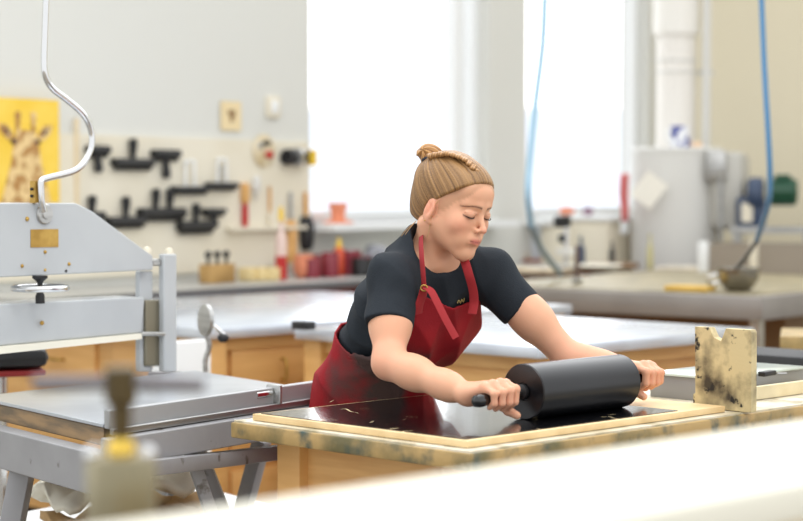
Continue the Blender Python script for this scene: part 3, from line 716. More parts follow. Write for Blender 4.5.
MB().lathe([(0, 0), (.012, 0), (.012, .008), (.008, .016), (0, .018)], bm_pt(147, 253, -.03)).build('acorn_nut', M['cream'], PR)
# right-hand legs of the beam down to floor
for px in (158, 172):
    t = bm_pt(px, 372, -.05); MB().box((0, 0, 0), (.05, .05, t.z), Matrix.Translation((t.x, t.y, t.z/2))).build('frame_leg', M['framegrey'], PR)
# name plate, bolts, lever
poly = [bm_pt(31, 229.5, .002), bm_pt(58.5, 229, .002), bm_pt(58.5, 247, .002), bm_pt(31, 247.5, .002)]
MB().prism(poly, -NB*.003).build('brass_plate', M['brass'], PR)
for px, py, rr_ in ((22, 266, .005), (45, 252, .005), (69, 264, .005), (45, 270, .004), (66, 271, .004), (27, 219, .006), (42, 323, .006)):
    c = bm_pt(px, py, .0); MB().sph((0, 0, 0), rr_, Matrix.Translation(c)).build('bolt', M['brass'] if px != 66 else M['dark'], PR)
c = bm_pt(44, 214, .0)
MB().lathe([(0, .012), (.012, .012), (.014, .008), (.024, .008), (.027, .004), (.027, -.004)], c, tuple(NB), seg=36).build('lever_boss', M['steel'], PR)
pts = [(44, 212), (42, 203), (41, 188), (41.5, 181), (48, 178), (70, 172.5), (80, 167), (87.5, 157), (92, 143), (90, 127), (82, 113), (66, 99), (52, 88), (45.5, 76), (44, 60), (45, 30), (46, 0), (47, -40)]
MB().tube([bm_pt(x, y, .02) for x, y in pts], .0085, seg=16, smooth=5).build('bent_lever', M['chrome'], PR)
MB().prism([bm_pt(35, 181, 0.01), bm_pt(39, 181, 0.01), bm_pt(39, 203, 0.01), bm_pt(35, 203, 0.01)], -NB*.02).build('lever_bracket', M['brass'], PR)
for y in (189, 196): MB().cyl(bm_pt(31, y, .0), bm_pt(37, y, .0), .004, seg=10).build('bracket_screw', M['dark'], PR)
# hand wheel
c = bm_pt(40, 288, .02)
q_ = .068
tor = MB(); ring = [(c+V(q_*math.cos(a), q_*math.sin(a), 0)) for a in np.linspace(0, 2*PI, 41)]
tor.tube(ring, .0085, smooth=1)
for a in (0.5, 2.6, 4.7): tor.cyl(c, c+V(q_*math.cos(a), q_*math.sin(a), 0), .006, seg=10)
tor.build('hand_wheel', M['chrome'], PR)
MB().lathe([(0, -.04), (.012, -.04), (.012, -.02), (.007, -.01), (.007, .012), (.010, .018), (.020, .026), (.020, .032), (0, .032)], c, (0, 0, 1)).build('wheel_hub', M['dark'], PR)
# side crank disc
c0_ = pl(P(205, 320, 5.75))
MB().lathe([(0, .008), (.03, .008), (.048, .004), (.048, -.008), (0, -.008)], c0_, (-.86, -.5, .05), seg=40).build('crank_disc', M['steel'], PR)
MB().cyl(c0_, c0_+V(.055, .03, -.05), .008).build('crank_arm', M['chrome'], PR)
MB().sph(c0_+V(.055, -.0, -.055), (.018, .014, .014)).build('crank_knob', M['dark'], PR)
MB().tube([c0_+V(0, .01, -.03), c0_+V(.012, .01, -.08), c0_+V(.0, .01, -.12), c0_+V(0, .01, -.16)], .008).build('crank_hook', M['steel'], PR)
MB().cyl(c0_+V(.018, .0105, -.0), c0_, .012).build('crank_axle', M['steel'], PR)
# white drawers stack behind post
p = floor_pt(182, 6.35)
r = empty('drawer_stack', p, A45, 'white plan drawer stack behind the right post of the press', 'drawers')
zt = P(190, 341, 6.35).z
MB().box((0, 0, zt/2), (.20, .06, zt), bev=.004).build('case', M['white'], r)
for k_ in range(8):
    d_ = MB().box((-.105, 0, zt-.04-.07*k_), (.01, .055, .058), bev=.002).build('drawer', M['white'], r)
    MB().sph((-.113, 0, zt-.04-.07*k_), .006, seg=10).build('knob', M['steel'], d_)
p = P(8, 366, 5.6)
r = empty('black_saddle_seat', p, .3, 'black padded stool seat with red rim seen behind the press bed', 'stool')
MB().box((-.02, 0, .03), (.26, .22, .06), bev=.028).build('seat', M['dark'], r); MB().box((-.02, 0, -.015), (.24, .2, .018), bev=.006).build('seat_rim', mat('dark_red_rim', (140, 30, 30), .5), r)
MB().cyl((-.02, 0, -p.z+.03), (-.02, 0, -.03), .02).build('pole', M['chrome'], r); MB().lathe([(0, 0), (.2, 0), (.2, .02), (.03, .03), (0, .03)], (-.02, 0, -p.z)).build('base', M['dark'], r)
# shelf with paper under the bed
sh = pl(P(40, 500, 4.9)); 
r = empty('under_shelf', (B0.x, B0.y, 0), 0, 'low pale shelf board under the press bed', 'shelf')
a = [un*u+vn*v for u, v in ((.05, .1), (1.0, .1), (1.0, 1.0), (.05, 1.0))]
MB().prism([q_2+Vector((0, 0, .47)) for q_2 in a], (0, 0, .03)).build('shelf_board', M['white'], r)
for q_2 in a: MB().cyl(q_2*.96+Vector((.01, .01, 0)), q_2*.96+Vector((.01, .01, .47)), .012).build('shelf_leg', M['framegrey'], r)
for k_ in range(3):
    mb = MB(); n = 14; rows = []
    for j in range(9):
        rows.append([mb.bm.verts.new(un*(.15+.5*i/n)+vn*(.15+.3*j/8+.13*k_)+Vector((0, 0, .515+.05*k_+.02*math.sin(i*1.1+j*.8+k_*2)+.012*math.sin(j*1.9+i*.4)))) for i in range(n+1)])
    for A_, B_ in zip(rows, rows[1:]):
        for i in range(n): mb.bm.faces.new([A_[i], A_[i+1], B_[i+1], B_[i]])
    o = mb.build('folded_cloth', M['felt'] if k_ != 1 else mat('tan_cloth', (186, 152, 106), .85)); o.location = (B0.x, B0.y, 0)
    s_ = o.modifiers.new('s', 'SOLIDIFY'); s_.thickness = .02; tag(o, ['cream blanket, lowest of the pile under the press bed', 'tan blanket, middle of the pile under the press bed', 'cream blanket on top of the pile under the press bed'][k_], 'blanket', 'blankets under the press')

# ------------------------------------------------------------------ foreground
FZ = 1.13
f0 = at(120, 521, FZ); f1 = at(803, 419, FZ)
fu = (f1-f0).normalized(); fn = Vector((fu.y, -fu.x, 0)); f0 = f0-fu*.3
r = empty('foreground_board', (f0.x, f0.y, 0), math.atan2(fu.y, fu.x), 'long blurred cream board in the foreground at the bottom right', 'board')
MB().box((1.0, -.13, FZ-.02), (2.0, .26, .04), bev=.008).build('board_top', M['felt'], r)
MB().box((1.0, -.13, FZ-.10), (1.96, .22, .12), bev=.004).build('board_base', mat('foreground_wood', (222, 200, 156), .5, c2=(204, 176, 124), scale=4), r)
for x in (.1, 1.9): MB().box((x, -.13, (FZ-.16)/2), (.08, .08, FZ-.16)).build('leg', M['wood'], r)
K = P(121, 440, 1.9)
r = empty('press_screw', (K.x, K.y, K.z), .0, 'blurred brass and steel screw with crossbar handle in the left foreground', 'screw')
k = 1.9/1896
brz = mat('dark_bronze', (78, 64, 34), .45, .4)
MB().lathe([(0, 0), (10*k, 0), (11*k, 30*k), (11*k, 34*k), (16.5*k, 40*k), (16.5*k, 72*k), (13*k, 74*k), (0, 74*k)], (0, 0, 0)).build('spindle', brz, r)
MB().tube([(-88*k, 0, 57*k), (-60*k, 0, 57*k), (0, 0, 58*k), (60*k, 0, 56*k), (84*k, 0, 55*k)], [7*k, 8*k, 7*k, 8*k, 7*k], smooth=3).build('crossbar', mat('bar_steel', (118, 114, 118), .45, .3), r)
MB().lathe([(0, -100*k), (34*k, -100*k), (36*k, -60*k), (36*k, -22*k), (32*k, -16*k), (14*k, -14*k), (0, -14*k)]).build('collar', mat('nickel_collar', (140, 132, 106), .4, .5), r)
MB().lathe([(0, -16*k), (14*k, -16*k), (15*k, -6*k), (11*k, 2*k), (0, 2*k)]).build('brass_nut', mat('bright_brass', (232, 196, 90), .2, .9), r)
MB().cyl((0, 0, -K.z), (0, 0, -98*k), 26*k).build('stand_column', M['framegrey'], r)
for sx in (-1, 1): MB().sph((sx*27*k, -.006, -14*k), (9*k, 9*k, 9*k)).build('cap_screw', M['chrome'], r)
# ------------------------------------------------------------------ the woman (signed distance modelling, meshed with surface nets)
def arr(v): return np.array(v, dtype=np.float32)
def smin(a, b, k):
    h = np.clip(.5+.5*(b-a)/k, 0, 1); return b*(1-h)+a*h-k*h*(1-h)
def smax(a, b, k): return -smin(-a, -b, k)
class Field:
    def __init__(s): s.ops = []
    def add(s, fn, c, R, k=.01, op='u'):
        s.ops.append((fn, arr(c), R, k, op)); return s
    def ell(s, c, r, F=None, k=.01, op='u'):
        """ellipsoid; F: 3x3 rows = local axes"""
        c = arr(c); r = arr(r); A = np.eye(3, dtype=np.float32) if F is None else arr(F)
        def fn(p):
            q = (p-c)@A.T; k0 = np.linalg.norm(q/r, axis=-1); k1 = np.linalg.norm(q/(r*r), axis=-1)
            return k0*(k0-1)/np.maximum(k1, 1e-6)
        return s.add(fn, c, float(r.max()), k, op)
    def cap(s, a, b, ra, rb=None, k=.01, op='u'):
        a = arr(a); b = arr(b); rb = ra if rb is None else rb
        def fn(p):
            d = b-a; t = np.clip(((p-a)@d)/max(float(d@d), 1e-9), 0, 1)
            return np.linalg.norm(p-a-t[..., None]*d, axis=-1)-(ra+(rb-ra)*t)
        return s.add(fn, (a+b)/2, float(np.linalg.norm(b-a)/2+max(ra, rb)), k, op)
    def eval(s, p, c=None, rad=None):
        d = np.full(p.shape[:-1], 1.0, dtype=np.float32)
        for fn, cc, R, k, op in s.ops:
            if c is not None and np.linalg.norm(cc-c) > R+rad+k+.02: continue
            v = fn(p)
            if op == 'u': d = smin(d, v, k) if k > 0 else np.minimum(d, v)
            elif op == 's': d = smax(d, -v, k)
            elif op == 'i': d = smax(d, v, k)
            elif op == 'd': d = d+v
        return d
def surface_nets(f, lo, hi, h, B=24):
    lo = arr(lo); n = np.ceil((arr(hi)-lo)/h).astype(int)+1
    n = ((n+B-1)//B)*B
    G = np.full(tuple(n), 1.0, dtype=np.float32)
    rad = h*B*.87
    for i in range(0, n[0], B):
        for j in range(0, n[1], B):
            for k in range(0, n[2], B):
                c = lo+h*(arr((i, j, k))+B/2)
                dc = f(c[None, :], c, rad)[0]
                if dc > rad*1.35+.01: continue
                if dc < -rad*1.8-.02: G[i:i+B, j:j+B, k:k+B] = -1; continue
                ax = [lo[t]+h*np.arange((i, j, k)[t], (i, j, k)[t]+B, dtype=np.float32) for t in range(3)]
                p = np.stack(np.meshgrid(*ax, indexing='ij'), -1)
                G[i:i+B, j:j+B, k:k+B] = f(p, c, rad)
    sg = G < 0
    cnt = np.zeros(tuple(n-1), dtype=np.int8)
    for a in (0, 1):
        for b in (0, 1):
            for c in (0, 1): cnt += sg[a:n[0]-1+a, b:n[1]-1+b, c:n[2]-1+c]
    act = (cnt > 0) & (cnt < 8)
    idx = np.argwhere(act); vid = np.full(act.shape, -1, dtype=np.int64); vid[act] = np.arange(len(idx))
    acc = np.zeros((len(idx), 3)); num = np.zeros(len(idx))
    cor = [(a, b, c) for a in (0, 1) for b in (0, 1) for c in (0, 1)]
    for A in cor:
        for ax in range(3):
            if A[ax]: continue
            Bc = list(A); Bc[ax] = 1
            va = G[idx[:, 0]+A[0], idx[:, 1]+A[1], idx[:, 2]+A[2]]; vb = G[idx[:, 0]+Bc[0], idx[:, 1]+Bc[1], idx[:, 2]+Bc[2]]
            m = (va < 0) != (vb < 0); t = np.where(m, va/np.where(m, va-vb, 1), 0)
            pt = np.tile(np.array(A, float), (len(idx), 1)); pt[:, ax] += t
            acc += pt*m[:, None]; num += m
    verts = (idx+acc/num[:, None])*h+lo
    faces = []
    for ax in range(3):
        o1, o2 = [(1, 2), (2, 0), (0, 1)][ax]
        sl0 = [slice(1, n[t]-1) for t in range(3)]; sl1 = list(sl0)
        sl0[ax] = slice(0, n[ax]-1); sl1[ax] = slice(1, n[ax])
        a0 = sg[tuple(sl0)]; a1 = sg[tuple(sl1)]
        e = np.argwhere(a0 != a1); off = np.array([1, 1, 1]); off[ax] = 0; st = a0[a0 != a1]
        e = e+off
        d1 = np.zeros(3, int); d1[o1] = 1; d2 = np.zeros(3, int); d2[o2] = 1
        q = [e-d1-d2, e-d2, e, e-d1]
        F_ = np.stack([vid[x[:, 0], x[:, 1], x[:, 2]] for x in q], 1)
        F_[~st] = F_[~st][:, ::-1]
        faces.append(F_)
    F_ = np.concatenate(faces); F_ = F_[(F_ >= 0).all(1)]
    return verts, F_
def mk(name, verts, faces, m, parent=None, cols=None, smooth=0):
    me = bpy.data.meshes.new(name)
    me.vertices.add(len(verts)); me.vertices.foreach_set('co', np.asarray(verts, np.float32).ravel())
    me.loops.add(faces.size); me.loops.foreach_set('vertex_index', faces.astype(np.int32).ravel())
    me.polygons.add(len(faces)); me.polygons.foreach_set('loop_start', np.arange(0, faces.size, 4, dtype=np.int32))
    me.update(calc_edges=True); me.validate()
    if cols is not None:
        a = me.color_attributes.new('Col', 'FLOAT_COLOR', 'POINT'); c4 = np.ones((len(verts), 4), np.float32); c4[:, :3] = cols
        a.data.foreach_set('color', c4.ravel())
    me.materials.append(m); me.shade_smooth()
    o = bpy.data.objects.new(name, me); COL.objects.link(o)
    if parent: o.parent = parent
    if smooth:
        s = o.modifiers.new('s', 'SMOOTH'); s.factor = .5; s.iterations = smooth
    return o
def lin(*c): return np.array(srgb(*c)[:3], np.float32)

# ---- skeleton (world points)
F = V(.7071, -.7071, 0); LFT = V(.7071, .7071, 0); UP = V(0, 0, 1)
pel = P(378, 398, 4.66)+V(-.022, .022, 0)
nb = P(434, 258, 4.46)                    # base of the neck
hc = P(453, 205, 4.385)                   # head centre
shR = P(392, 280, 4.34); elR = P(389, 363, 4.22)
shL = P(488, 272, 4.50); elL = P(571, 360, 4.46)
GR = RMAT @ V(-.022-.066, 0, -.0045)           # grip centres on the roller handles
GL = RMAT @ V(Lr+.022+.070, 0, .002)
wrR = GR-F*.060+V(-.004, 0, .002)-LFT*.014; wrL = GL-F*.066+V(0, 0, .012)-LFT*.0
tor = (nb-pel).normalized()
tx = np.array(LFT); tz_ = np.array(tor); ty = np.cross(tz_, tx); ty /= np.linalg.norm(ty)   # ty: towards the back
if ty@np.array(F) > 0: ty = -ty
TF = np.stack([tx, -ty, tz_])            # rows: left, front, up the torso
def tp(a, b, s):                          # torso point: left, front, fraction from pelvis to neck
    return np.array(pel)+np.array(nb-pel)*s+tx*a-ty*b
# ---- head frame
yaw = math.radians(48); pit = math.radians(-17)
hf = V(math.sin(yaw)*math.cos(pit), -math.cos(yaw)*math.cos(pit), math.sin(pit))
hl = V(math.cos(yaw), math.sin(yaw), 0)   # towards her left
hu = hf.cross(hl)*-1
if hu.z < 0: hu = -hu
roll = math.radians(-4)
hl2 = hl*math.cos(roll)+hu*math.sin(roll); hu = hu*math.cos(roll)-hl*math.sin(roll); hl = hl2
HF = np.stack([np.array(hl), np.array(hf), np.array(hu)])   # rows: a (left), f, u
HC = np.array(hc)
HS = .985
def hp(a, f, u):
    u = u*.975 if u < 0 else u
    return HC+HS*(a*HF[0]+f*HF[1]+u*HF[2])
def hl_(p): return ((p-HC)@HF.T)/HS
def hell(fd, c, r, k=.01, op='u', rot=None):
    A = HF if rot is None else rot@HF
    fd.ell(hp(*c), np.array(r)*HS, A, k, op)
def hcap(fd, a, b, ra, rb=None, k=.01, op='u'): fd.cap(hp(*a), hp(*b), ra*HS, None if rb is None else rb*HS, k, op)
def rx(d):
    c, s = math.cos(math.radians(d)), math.sin(math.radians(d)); return np.array([[1, 0, 0], [0, c, s], [0, -s, c]])
def rz(d):
    c, s = math.cos(math.radians(d)), math.sin(math.radians(d)); return np.array([[c, s, 0], [-s, c, 0], [0, 0, 1]])

skin = Field()
# torso under the shirt and neck
skin.ell(tp(0, .0, .78), (.135, .085, .13), TF, .01)
skin.ell(tp(0, .0, .45), (.115, .085, .16), TF, .05)
skin.cap(shR, tp(0, -.01, .93), .045, .05, .04); skin.cap(shL, tp(0, -.01, .93), .045, .05, .04)
skin.cap(tp(0, .0, .95), hp(0, -.028, -.055), .050, .046, .03)
hcap(skin, (.05, -.03, -.06), (.012, .005, -.150), .012, .008, .03); hcap(skin, (-.05, -.03, -.06), (-.012, .005, -.150), .012, .008, .03)
# skull and face
hell(skin, (0, -.018, .035), (.071, .090, .074), .02)
hell(skin, (0, .022, -.012), (.0605, .064, .078), .03)
hell(skin, (0, .040, -.052), (.041, .045, .050), .025)
hell(skin, (0, .074, -.098), (.017, .015, .014), .022)
for s in (-1, 1):
    hcap(skin, (s*.047, .010, -.044), (s*.011, .066, -.094), .012, .0115, .03)
    hell(skin, (s*.036, .060, -.028), (.024, .022, .024), .02)
    hell(skin, (s*.026, .070, -.062), (.015, .015, .019), .015)
hell(skin, (0, .060, .045), (.052, .030, .036), .02)
for s in (-1, 1): hcap(skin, (s*.012, .085, .020), (s*.042, .070, .022), .0062, .005, .016)
for s in (-1, 1):
    hell(skin, (s*.031, .1015, -.0005), (.0170, .0130, .0095), .014, 's')
    hell(skin, (s*.0305, .0745, -.0005), (.0145, .0145, .0125), .003)
    hcap(skin, (s*.018, .0875, .0045), (s*.043, .078, .0045), .0022, .0018, .006)
hcap(skin, (0, .082, .008), (0, .1055, -.026), .0058, .0066, .013)
hell(skin, (0, .1075, -.030), (.0078, .0082, .0070), .006)
for s in (-1, 1):
    hell(skin, (s*.0105, .0965, -.034), (.0052, .0080, .0055), .006)
    hell(skin, (s*.0062, .103, -.0395), (.0028, .0045, .0028), .002, 's')
hell(skin, (0, .088, -.060), (.022, .012, .016), .012)
# lips
for s in (-1, 1):
    hcap(skin, (0, .0980, -.0562), (s*.019, .087, -.0612), .0044, .0022, .004)
    hcap(skin, (0, .0965, -.0667), (s*.016, .0865, -.0640), .0056, .0028, .004)
hcap(skin, (-.019, .0925, -.0617), (.019, .0925, -.0617), .0012, .0012, .003, 's')
hcap(skin, (-.012, .0935, -.0765), (.012, .0935, -.0765), .004, .004, .008, 's')
# ears
for s in (-1, 1):
    er = rz(-s*18)@rx(-10)
    hell(skin, (s*.0705, -.008, -.020), (.0068, .0180, .0290), .006, rot=er)
    hell(skin, (s*.0780, -.006, -.015), (.006, .009, .015), .004, 's', rot=er)
    hell(skin, (s*.0735, -.012, -.020), (.0035, .007, .012), .004, rot=er)
    hell(skin, (s*.0680, -.002, -.046), (.005, .007, .008), .006)
# arms
def arm(sh, el, wr, G, s):
    sh, el, wr = map(Vector, (sh, el, wr))
    u_ = (el-sh); f_ = (wr-el)
    skin.cap(sh, sh+u_*.55, .045, .044, .02); skin.cap(sh+u_*.5, el, .043, .034, .03)
    skin.cap(el, el+f_*.35, .0325, .0315, .03); skin.cap(el+f_*.3, el+f_*.75, .0315, .0255, .04); skin.cap(el+f_*.7, wr, .0255, .0215, .04)
arm(shR, elR, wrR, GR, -1); arm(shL, elL, wrL, GL, 1)
# hands. A: along the handle towards the roller (index side)
def hand(G, wr, A, tk):
    A = Vector(A).normalized(); C = Vector(F)
    def q(a, c, u): return Vector(G)+A*a+C*c+UP*u
    ks = [(.032, .000, .0245), (.0105, .004, .0275), (-.0115, .002, .0265), (-.032, -.004, .0225)]   # knuckles index..pinky
    # palm
    for i, kx in enumerate(ks):
        k_ = q(*kx); b_ = Vector(wr)+A*(.014-.009*i)
        skin.cap(b_, k_-UP*.004, .0155, .0120, .014)
    skin.cap(Vector(wr), q(0, -.03, .010), .020, .018, .02)
    skin.ell(q(.004, -.034, .002), (.028, .028, .017), None, .015)
    # fingers: proximal over the top, middle down the front, distal under
    for i, (kx, r0, ln) in enumerate(zip(ks, (.0092, .0096, .0091, .0080), (1.0, 1.06, 1.0, .84))):
        a0 = kx[0]; k_ = q(*kx)
        p1 = q(a0*.98+.001, .0285*ln, .0165-.002*i); p2 = q(a0*.95+.001, .0270*ln, -.0105); p3 = q(a0*.93+.001, .0090, -.0235*ln)
        skin.cap(k_, p1, r0*1.08, r0, .006); skin.cap(p1, p2, r0, r0*.92, .0025); skin.cap(p2, p3, r0*.92, r0*.78, .0025)
        skin.ell(k_+UP*.002, (r0*1.15,)*3, None, .005); skin.ell(p1, (r0*1.06,)*3, None, .003)
    # thumb: leaves the side of the palm near its base, runs under the handle towards the roller side
    t0 = Vector(wr)+A*.020+C*.012-UP*.004; t1 = q(.036, -.026, -.012); t2 = q(.042-tk, -.002, -.033); t3 = q(.047-tk*1.3, .019, -.042)
    skin.cap(t0, t1, .016, .0125, .014); skin.cap(t1, t2, .0122, .0108, .006); skin.cap(t2, t3, .0108, .0088, .003)
hand(GR, wrR, LFT, 0); hand(GL, wrL, -LFT, .014)

def skin_cols(v):
    v = v.astype(np.float32); n = len(v)
    base = lin(222, 168, 136); c = np.tile(base, (n, 1))
    q = hl_(v); q[:, 2] = np.where(q[:, 2] < 0, q[:, 2]/.975, q[:, 2])
    def blend(mask, col, amt=1.0):
        m = (np.clip(mask, 0, 1)*amt)[:, None]; c[:] = c*(1-m)+col*m
    def g(cx, r):  # gaussian blob
        return np.exp(-(((q-np.array(cx))/np.array(r))**2).sum(1))
    blend(g((.045, .068, -.030), (.020, .03, .020))+g((-.045, .068, -.030), (.020, .03, .020)), lin(226, 140, 118), .42)
    blend(g((0, .112, -.030), (.010, .012, .010)), lin(226, 140, 120), .45)
    blend(g((.078, -.01, -.005), (.014, .03, .04))+g((-.078, -.01, -.005), (.014, .03, .04)), lin(226, 140, 118), .5)
    up_ = np.exp(-(((q[:, 0])/.0190)**2)**3)*np.exp(-((q[:, 2]+.0615+.006*(q[:, 0]/.019)**2*.0)/.0075)**4)*(q[:, 1] > .080)
    fc = ((q[:, 0]/.066)**2+((q[:, 2]+.030)/.1015)**2-1)*.040; wob = .0016*np.sin(q[:, 0]*900+q[:, 2]*500)+.0012*np.sin(q[:, 0]*1700-q[:, 2]*900)
    blend(np.clip((fc+.0032+wob*.5)/.0045, 0, 1)*(q[:, 1] > .012)*(q[:, 2] > -.03)*(np.abs(v-HC).max(1) < .2), lin(150, 110, 76), .45)
    blend(up_, lin(204, 112, 104), .8)
    blend(np.exp(-((q[:, 2]+.0617)/.0013)**2)*(np.abs(q[:, 0]) < .0195)*(q[:, 1] > .08), lin(120, 52, 50), .7)
    for s in (-1, 1):
        blend(g((s*.0062, .104, -.0400), (.003, .005, .002)), lin(110, 56, 46), .8)
        # lowered upper lashes and lid crease
        xx = (q[:, 0]*s-.031)/.0145; lid = np.exp(-((q[:, 2]+.0065+.0035*xx**2*-1+.0012)/.0019)**2)*(np.abs(xx) < 1.05)*(q[:, 1] > .072)
        blend(lid, lin(52, 34, 30), .95)
        blend(np.exp(-((q[:, 2]-.0065+.003*xx**2)/.0010)**2)*(np.abs(xx) < 1.0)*(q[:, 1] > .072), lin(176, 112, 92), .55)
        blend(g((s*.031, .084, .0005), (.014, .012, .006)), lin(214, 150, 128), .35)
        # eyebrow
        bx = (q[:, 0]*s-.030)/.020; bz_ = .0172+.004*(1-bx**2)-.002*bx
        blend(np.exp(-((q[:, 2]-bz_)/(.0018*(1.15-.35*bx)))**2)*(np.abs(bx) < 1.1)*(q[:, 1] > .06), lin(98, 64, 44), .95)
    # hands, elbows a touch redder
    for G in (GR, GL, elR, elL):
        dd = np.linalg.norm(v-np.array(G), axis=1); blend(np.exp(-(dd/.055)**2), lin(228, 156, 132), .45)
    return c
H1 = .0030
vb, fb = surface_nets(lambda p, c, r: skin.eval(p, c, r), (-.22, 3.95, .86), (.76, 4.80, 1.50), .0027)
skm = vcolmat('skin', .48, sss=.12, spec=.35, bump=.05, bscale=400)
WO = empty('person', (pel.x, pel.y, 0), 0, 'woman in dark t-shirt and red apron leaning over the table, rolling ink with both hands', 'person')
WOFF = np.array([pel.x, pel.y, 0])
body = mk('body', vb-WOFF, fb, skm, WO, skin_cols(vb), smooth=2)

# ---- T-shirt
sh = Field()
sh.ell(tp(0, .004, .72), (.160, .104, .165), TF, .01)
sh.ell(tp(0, -.010, .45), (.134, .098, .20), TF, .06)
sh.ell(tp(0, .0, .12), (.140, .104, .14), TF, .05)
for s in (-1, 1): sh.ell(tp(s*.066, .070, .62), (.060, .050, .066), TF, .05)
for s_, e_, r1, r2 in ((shR, elR, .056, .057), (shL, elL, .055, .052)):
    s_ = Vector(s_); u_ = Vector(e_)-s_
    sh.cap(s_, tp(0, -.018, .90), r1*.98, .056, .05)
    sh.cap(s_, s_+u_*.56, r1, r2, .035)
sh.cap(tp(0, -.025, .93), hp(0, -.045, -.115), .068, .060, .04)
def folds(p):
    x, y, z = p[..., 0], p[..., 1], p[..., 2]
    t = ((p-np.array(pel, dtype=np.float32))@TF.T.astype(np.float32))
    s = .0090*(np.abs(np.sin(t[..., 2]*24+t[..., 0]*14+2.2*np.sin(t[..., 0]*9+t[..., 1]*7)))-.6)+.0060*(np.abs(np.sin(t[..., 0]*22-t[..., 2]*17+2.2*np.sin(t[..., 2]*11)))-.6)
    return s.astype(np.float32)
sh.add(folds, tp(0, 0, .5), 2.0, 0, 'd')
# sleeve ends
for s_, e_, fr, dr in ((shR, elR, .56, 0), (shL, elL, .42, 0)):
    s_ = np.array(s_, dtype=np.float32); d_ = np.array(e_, dtype=np.float32)-s_; L_ = np.linalg.norm(d_); d_ = d_/L_
    def cut(p, s_=s_, d_=d_, t=L_*fr):
        w_ = (p-s_)@d_-t; rad = np.linalg.norm((p-s_)-((p-s_)@d_)[..., None]*d_, axis=-1)
        return np.maximum(-w_, rad-.13)          # inside where beyond the hem
    sh.add(cut, s_+d_*(L_*fr+.1), .25, .004, 's')
    sh.cap(s_, s_+d_*(L_*1.0), .0478 if fr > .53 else .0455, .044, .004, 's') if False else None
# neck opening
nk = Field()
sh.ell(hp(0, .012, -.126), (.056, .056, .034), HF, .02, 's')
sh.cap(hp(0, -.018, -.112), hp(0, -.02, -.07), .056, .066, .010, 's')
def hemcut(p): return ((tp(0, 0, .16)-p)@tz_.astype(np.float32)).astype(np.float32)
sh.add(hemcut, tp(0, 0, 0), 2, .004, 'i')
vs_, fs_ = surface_nets(lambda p, c, r: sh.eval(p, c, r), (-.36, 4.10, .78), (.42, 4.95, 1.42), .0034)
tm = mat('tshirt_cloth', (41, 46, 52), .85, c2=(36, 41, 47), scale=14, bump=.25, bscale=260, spec=.2)
shirt = mk('t_shirt', vs_-WOFF, fs_, tm, WO, smooth=2)

from mathutils.bvhtree import BVHTree
_bv = BVHTree.FromPolygons([tuple(v) for v in vs_], [tuple(int(i) for i in f) for f in fs_])
_mk = []
for px, py in ((457, 303), (458.5, 300), (460, 303), (461.5, 299), (463, 302), (464, 298)):
    hit = _bv.ray_cast(Vector((0, 0, CAMZ)), ray(px, py).normalized())
    if hit[0] is not None: _mk.append(hit[0]+hit[1].normalized()*.001-Vector(WOFF))
if len(_mk) > 2: MB().tube(_mk, .0012, smooth=3, seg=8).build('embroidered_mark', mat('pale_gold_thread', (214, 190, 120), .6), shirt)
# ---- apron: wrap skirt and bib as a layer over the shirt
ap = Field()
def layer(p):
    d = sh2.eval(p); return np.abs(d-.013)-.0028
sh2 = Field(); sh2.ops = [o for o in sh.ops if o[4] == 'u']
sh2.add(folds, tp(0, 0, .5), 2.0, 0, 'd')
arms_free = Field(); arms_free.ops = [o for o in sh.ops[:5]]
arms_free.ell(pel+V(0, 0, -.06), (.138, .138, .17), None, .03)
arms_free.ell(tp(0, .03, -.35), (.142, .112, .20), TF, .04)
def afold(p):
    t = ((p-np.array(pel, dtype=np.float32))@TF.T.astype(np.float32))
    return (.010*(np.abs(np.sin(t[..., 0]*14+t[..., 2]*20+2.0*np.sin(t[..., 0]*11)))-.6)+.006*(np.abs(np.sin(t[..., 0]*30-t[..., 2]*12))-.6)).astype(np.float32)
def apron(p, c=None, r=None):
    t = ((p-np.array(pel, dtype=np.float32))@TF.T.astype(np.float32)); a, f, s = t[..., 0], t[..., 1], t[..., 2]/float((nb-pel).length)
    d = np.abs(arms_free.eval(p)+afold(p)-.012)-.003
    # regions: skirt below the waistline (not at the very back), bib in front
    wl_ = .41+.04*np.clip(f/.1, -1, 1)
    skirt = np.maximum((s-wl_)*.42, -(f+.170))
    bibw = .128-.034*np.clip((s-.45)/.40, 0, 1)+.045*np.clip(-a/.06, 0, 1)
    top_ = .90-.10*np.clip(a/.09, -1, 1)*0
    bib = np.maximum(np.maximum(np.abs(a)-bibw, (s-top_+.045*(1-np.abs(a)/.09))*.42), -(f-.02))
    return np.maximum(d, np.minimum(skirt, bib))
va, fa = surface_nets(apron, (-.42, 4.05, .62), (.36, 5.0, 1.30), .0034)
am = mat('red_apron_cloth', (158, 34, 40), .8, c2=(142, 28, 36), scale=10, bump=.3, bscale=300, spec=.2)
nt = am.node_tree; N = nt.nodes; L = nt.links
geo = N.new('ShaderNodeTexCoord'); sep = N.new('ShaderNodeSeparateXYZ'); L.new(geo.outputs['Object'], sep.inputs[0])
nz_ = N.new('ShaderNodeTexNoise'); nz_.inputs['Scale'].default_value = 11; nz_.inputs['Detail'].default_value = 6; L.new(geo.outputs['Object'], nz_.inputs['Vector'])
